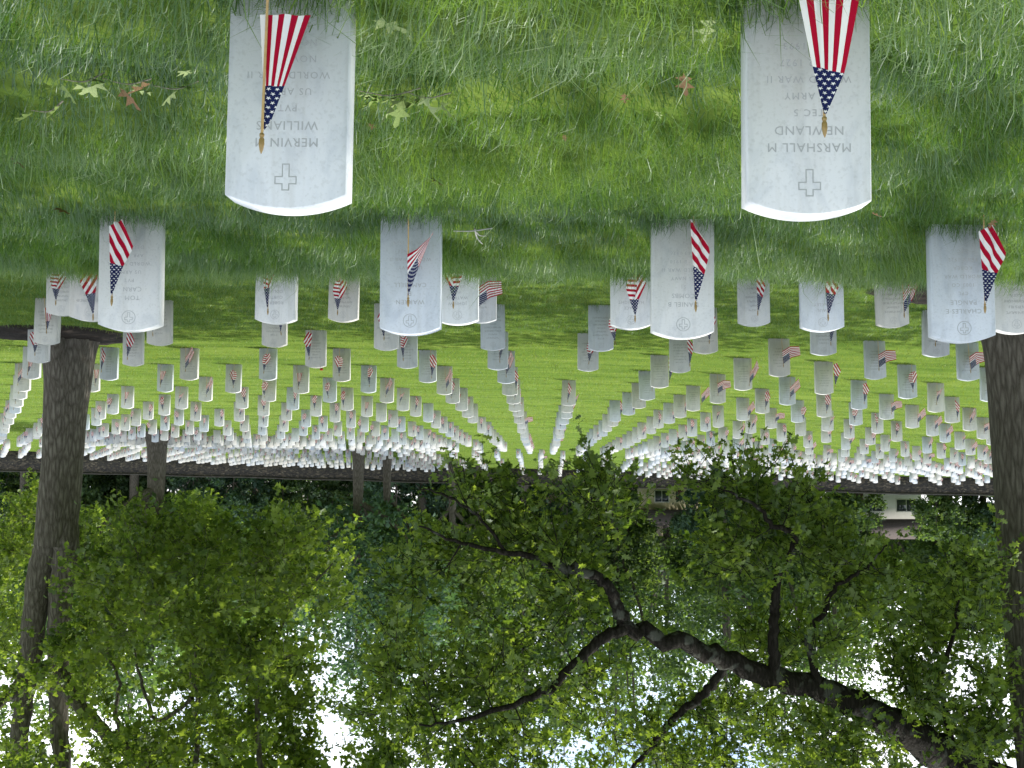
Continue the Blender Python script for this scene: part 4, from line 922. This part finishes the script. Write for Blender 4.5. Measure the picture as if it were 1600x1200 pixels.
def sprig(px, pyy, az, nl, cols_, label, ln=.16, lift=.045):
    g = ground_at(px, pyy); e = empty('fallen_oak_sprig', (g[0], g[1], g[2] + lift), az); tag(e, label, 'sprig', 'oak sprigs fallen on the grass')
    p, r_ = smooth_path([(-ln / 2, 0, -.01), (0, .008, .012), (ln / 2, -.005, .0)], [.0028, .0022, .0015], 4); v, q = tube(p, r_, 6); obj('stem', mesh('stem', v, [q], True, [M['wood']]), e)
    for i in range(nl):
        f = i / max(1, nl - 1) - .5
        put_leaf(e, (f * ln, random.uniform(-.01, .01), random.uniform(.0, .02)), random.uniform(.08, .125), random.uniform(-2.2, 2.2), R(random.uniform(-25, 60)), random.choice(cols_), random.randrange(3), R(random.uniform(-25, 25)))
sprig(130, 100, .2, 4, ['leaf_green', 'leaf_pale', 'leaf_pale'], 'wilting pale oak sprig with the broadest leaves, lying on the grass')
sprig(75, 148, .5, 3, ['leaf_green', 'leaf_pale'], 'small yellow-green oak sprig on grass')
sprig(200, 104, -.2, 4, ['leaf_pale', 'leaf_pale', 'leaf_green', 'leaf_brown'], 'drying brown and pale oak sprig on grass')
sprig(275, 112, .1, 3, ['leaf_brown', 'leaf_pale', 'leaf_pale'], 'brown withered oak sprig near the plain-cross headstone marked PVT')
sprig(610, 108, .0, 6, ['leaf_green', 'leaf_green', 'leaf_pale'], 'green oak sprig touching the side of the plain-cross headstone marked PVT', .2, .075)
sprig(668, 112, -.3, 5, ['leaf_green', 'leaf_pale'], 'green oak sprig with one leaf sticking out, between the plain-cross headstones', .16, .075)
for px_, py_, c, sz, lb in ((675, 262, 'leaf_brown', .11, 'curled russet oak leaf on the grass'), (762, 270, 'leaf_pale', .10, 'pale forked oak leaf on the grass'), (1068, 96, 'leaf_brown', .10, 'brown dry oak leaf in the grass near the TEC 5 headstone'), (1025, 158, 'leaf_pale', .05, 'tiny pale star-shaped oak leaf in grass'), (85, 312, 'leaf_brown', .10, 'tan oak leaf lying alone in the grass'), (15, 228, 'leaf_brown', .09, 'small faded brown leaf in the grass'), (580, 10, 'leaf_pale', .11, 'whitish oak leaf at the foot of the PVT headstone'), (1112, 6, 'leaf_pale', .09, 'pale oak leaf beside the foot of the TEC 5 headstone'), (1436, 350, 'leaf_pale', .12, 'pale yellowish oak leaf before the CPL headstone'), (1360, 322, 'leaf_brown', .06, 'small tan leaf behind the TEC 5 headstone'), (975, 128, 'leaf_brown', .05, 'reddish leaf scrap in the grass'), (578, 178, 'leaf_brown', .05, 'pale brown leaf scrap beside the PVT headstone'), (880, 195, 'leaf_brown', .04, 'tiny brown leaf scrap in the grass'), (1555, 330, 'leaf_brown', .07, 'brown leaf before the CPL headstone edge'), (300, 98, 'leaf_pale', .09, 'pale star-lobed leaf beside the withered sprig')):
    g = ground_at(px_, py_); o_ = obj('fallen_leaf', LM[(c, random.randrange(3))]); o_.location = (g[0], g[1], g[2] + .035); o_.scale = (sz, sz, sz); o_.rotation_euler = (R(random.uniform(10, 40)), R(random.uniform(-20, 20)), random.uniform(0, 6.3)); tag(o_, lb, 'leaf')
g = ground_at(740, 342); e = empty('fallen_twig', (g[0], g[1], g[2] + .05)); tag(e, 'forked grey twig lying in grass between two ringed-cross headstones', 'twig')
for nm, a, b_, r_ in (('stem', (-.10, 0, .0), (.11, .02, .01), .004), ('fork', (-.005, .01, .0), (-.03, .33, .02), .0045), ('fork', (-.01, .08, .004), (-.06, .15, .012), .003)):
    p, rr_ = smooth_path([a, (np.array(a) + b_) / 2 + np.array([.008, 0, .008]), b_], [r_, r_ * .9, r_ * .6], 4); v, q = tube(p, rr_, 6); obj(nm, mesh(nm, v, [q], True, [plain('grey_twig', (.30, .30, .29), .8)]), e)
# red rose laid on a stone top
M['petal'] = plain('red_petals', (.30, .01, .02), .6, .3, 60)
s6 = min((s for s in NEAR if s[0] == 6), key=lambda s: abs(s[1] - 3.6))
ro = empty('red_rose', (s6[1] - .09, s6[2], float(zg(s6[1], s6[2])) + SH + .015)); tag(ro, 'red rose laid on the curved top of a headstone', 'flower')
v, q = lathe([(.004, -.012), (.024, -.004), (.030, .012), (.022, .026), (.012, .020), (.001, .024)], 9); obj('bloom', mesh('bloom', v, [q], True, [M['petal']]), ro)
p, rr_ = smooth_path([(0, 0, 0), (.05, .01, -.002), (.12, 0, .012)], [.003, .003, .002], 4); v, q = tube(p, rr_, 6); obj('stem', mesh('stem', v, [q], True, [M['leaf_green']]), ro)
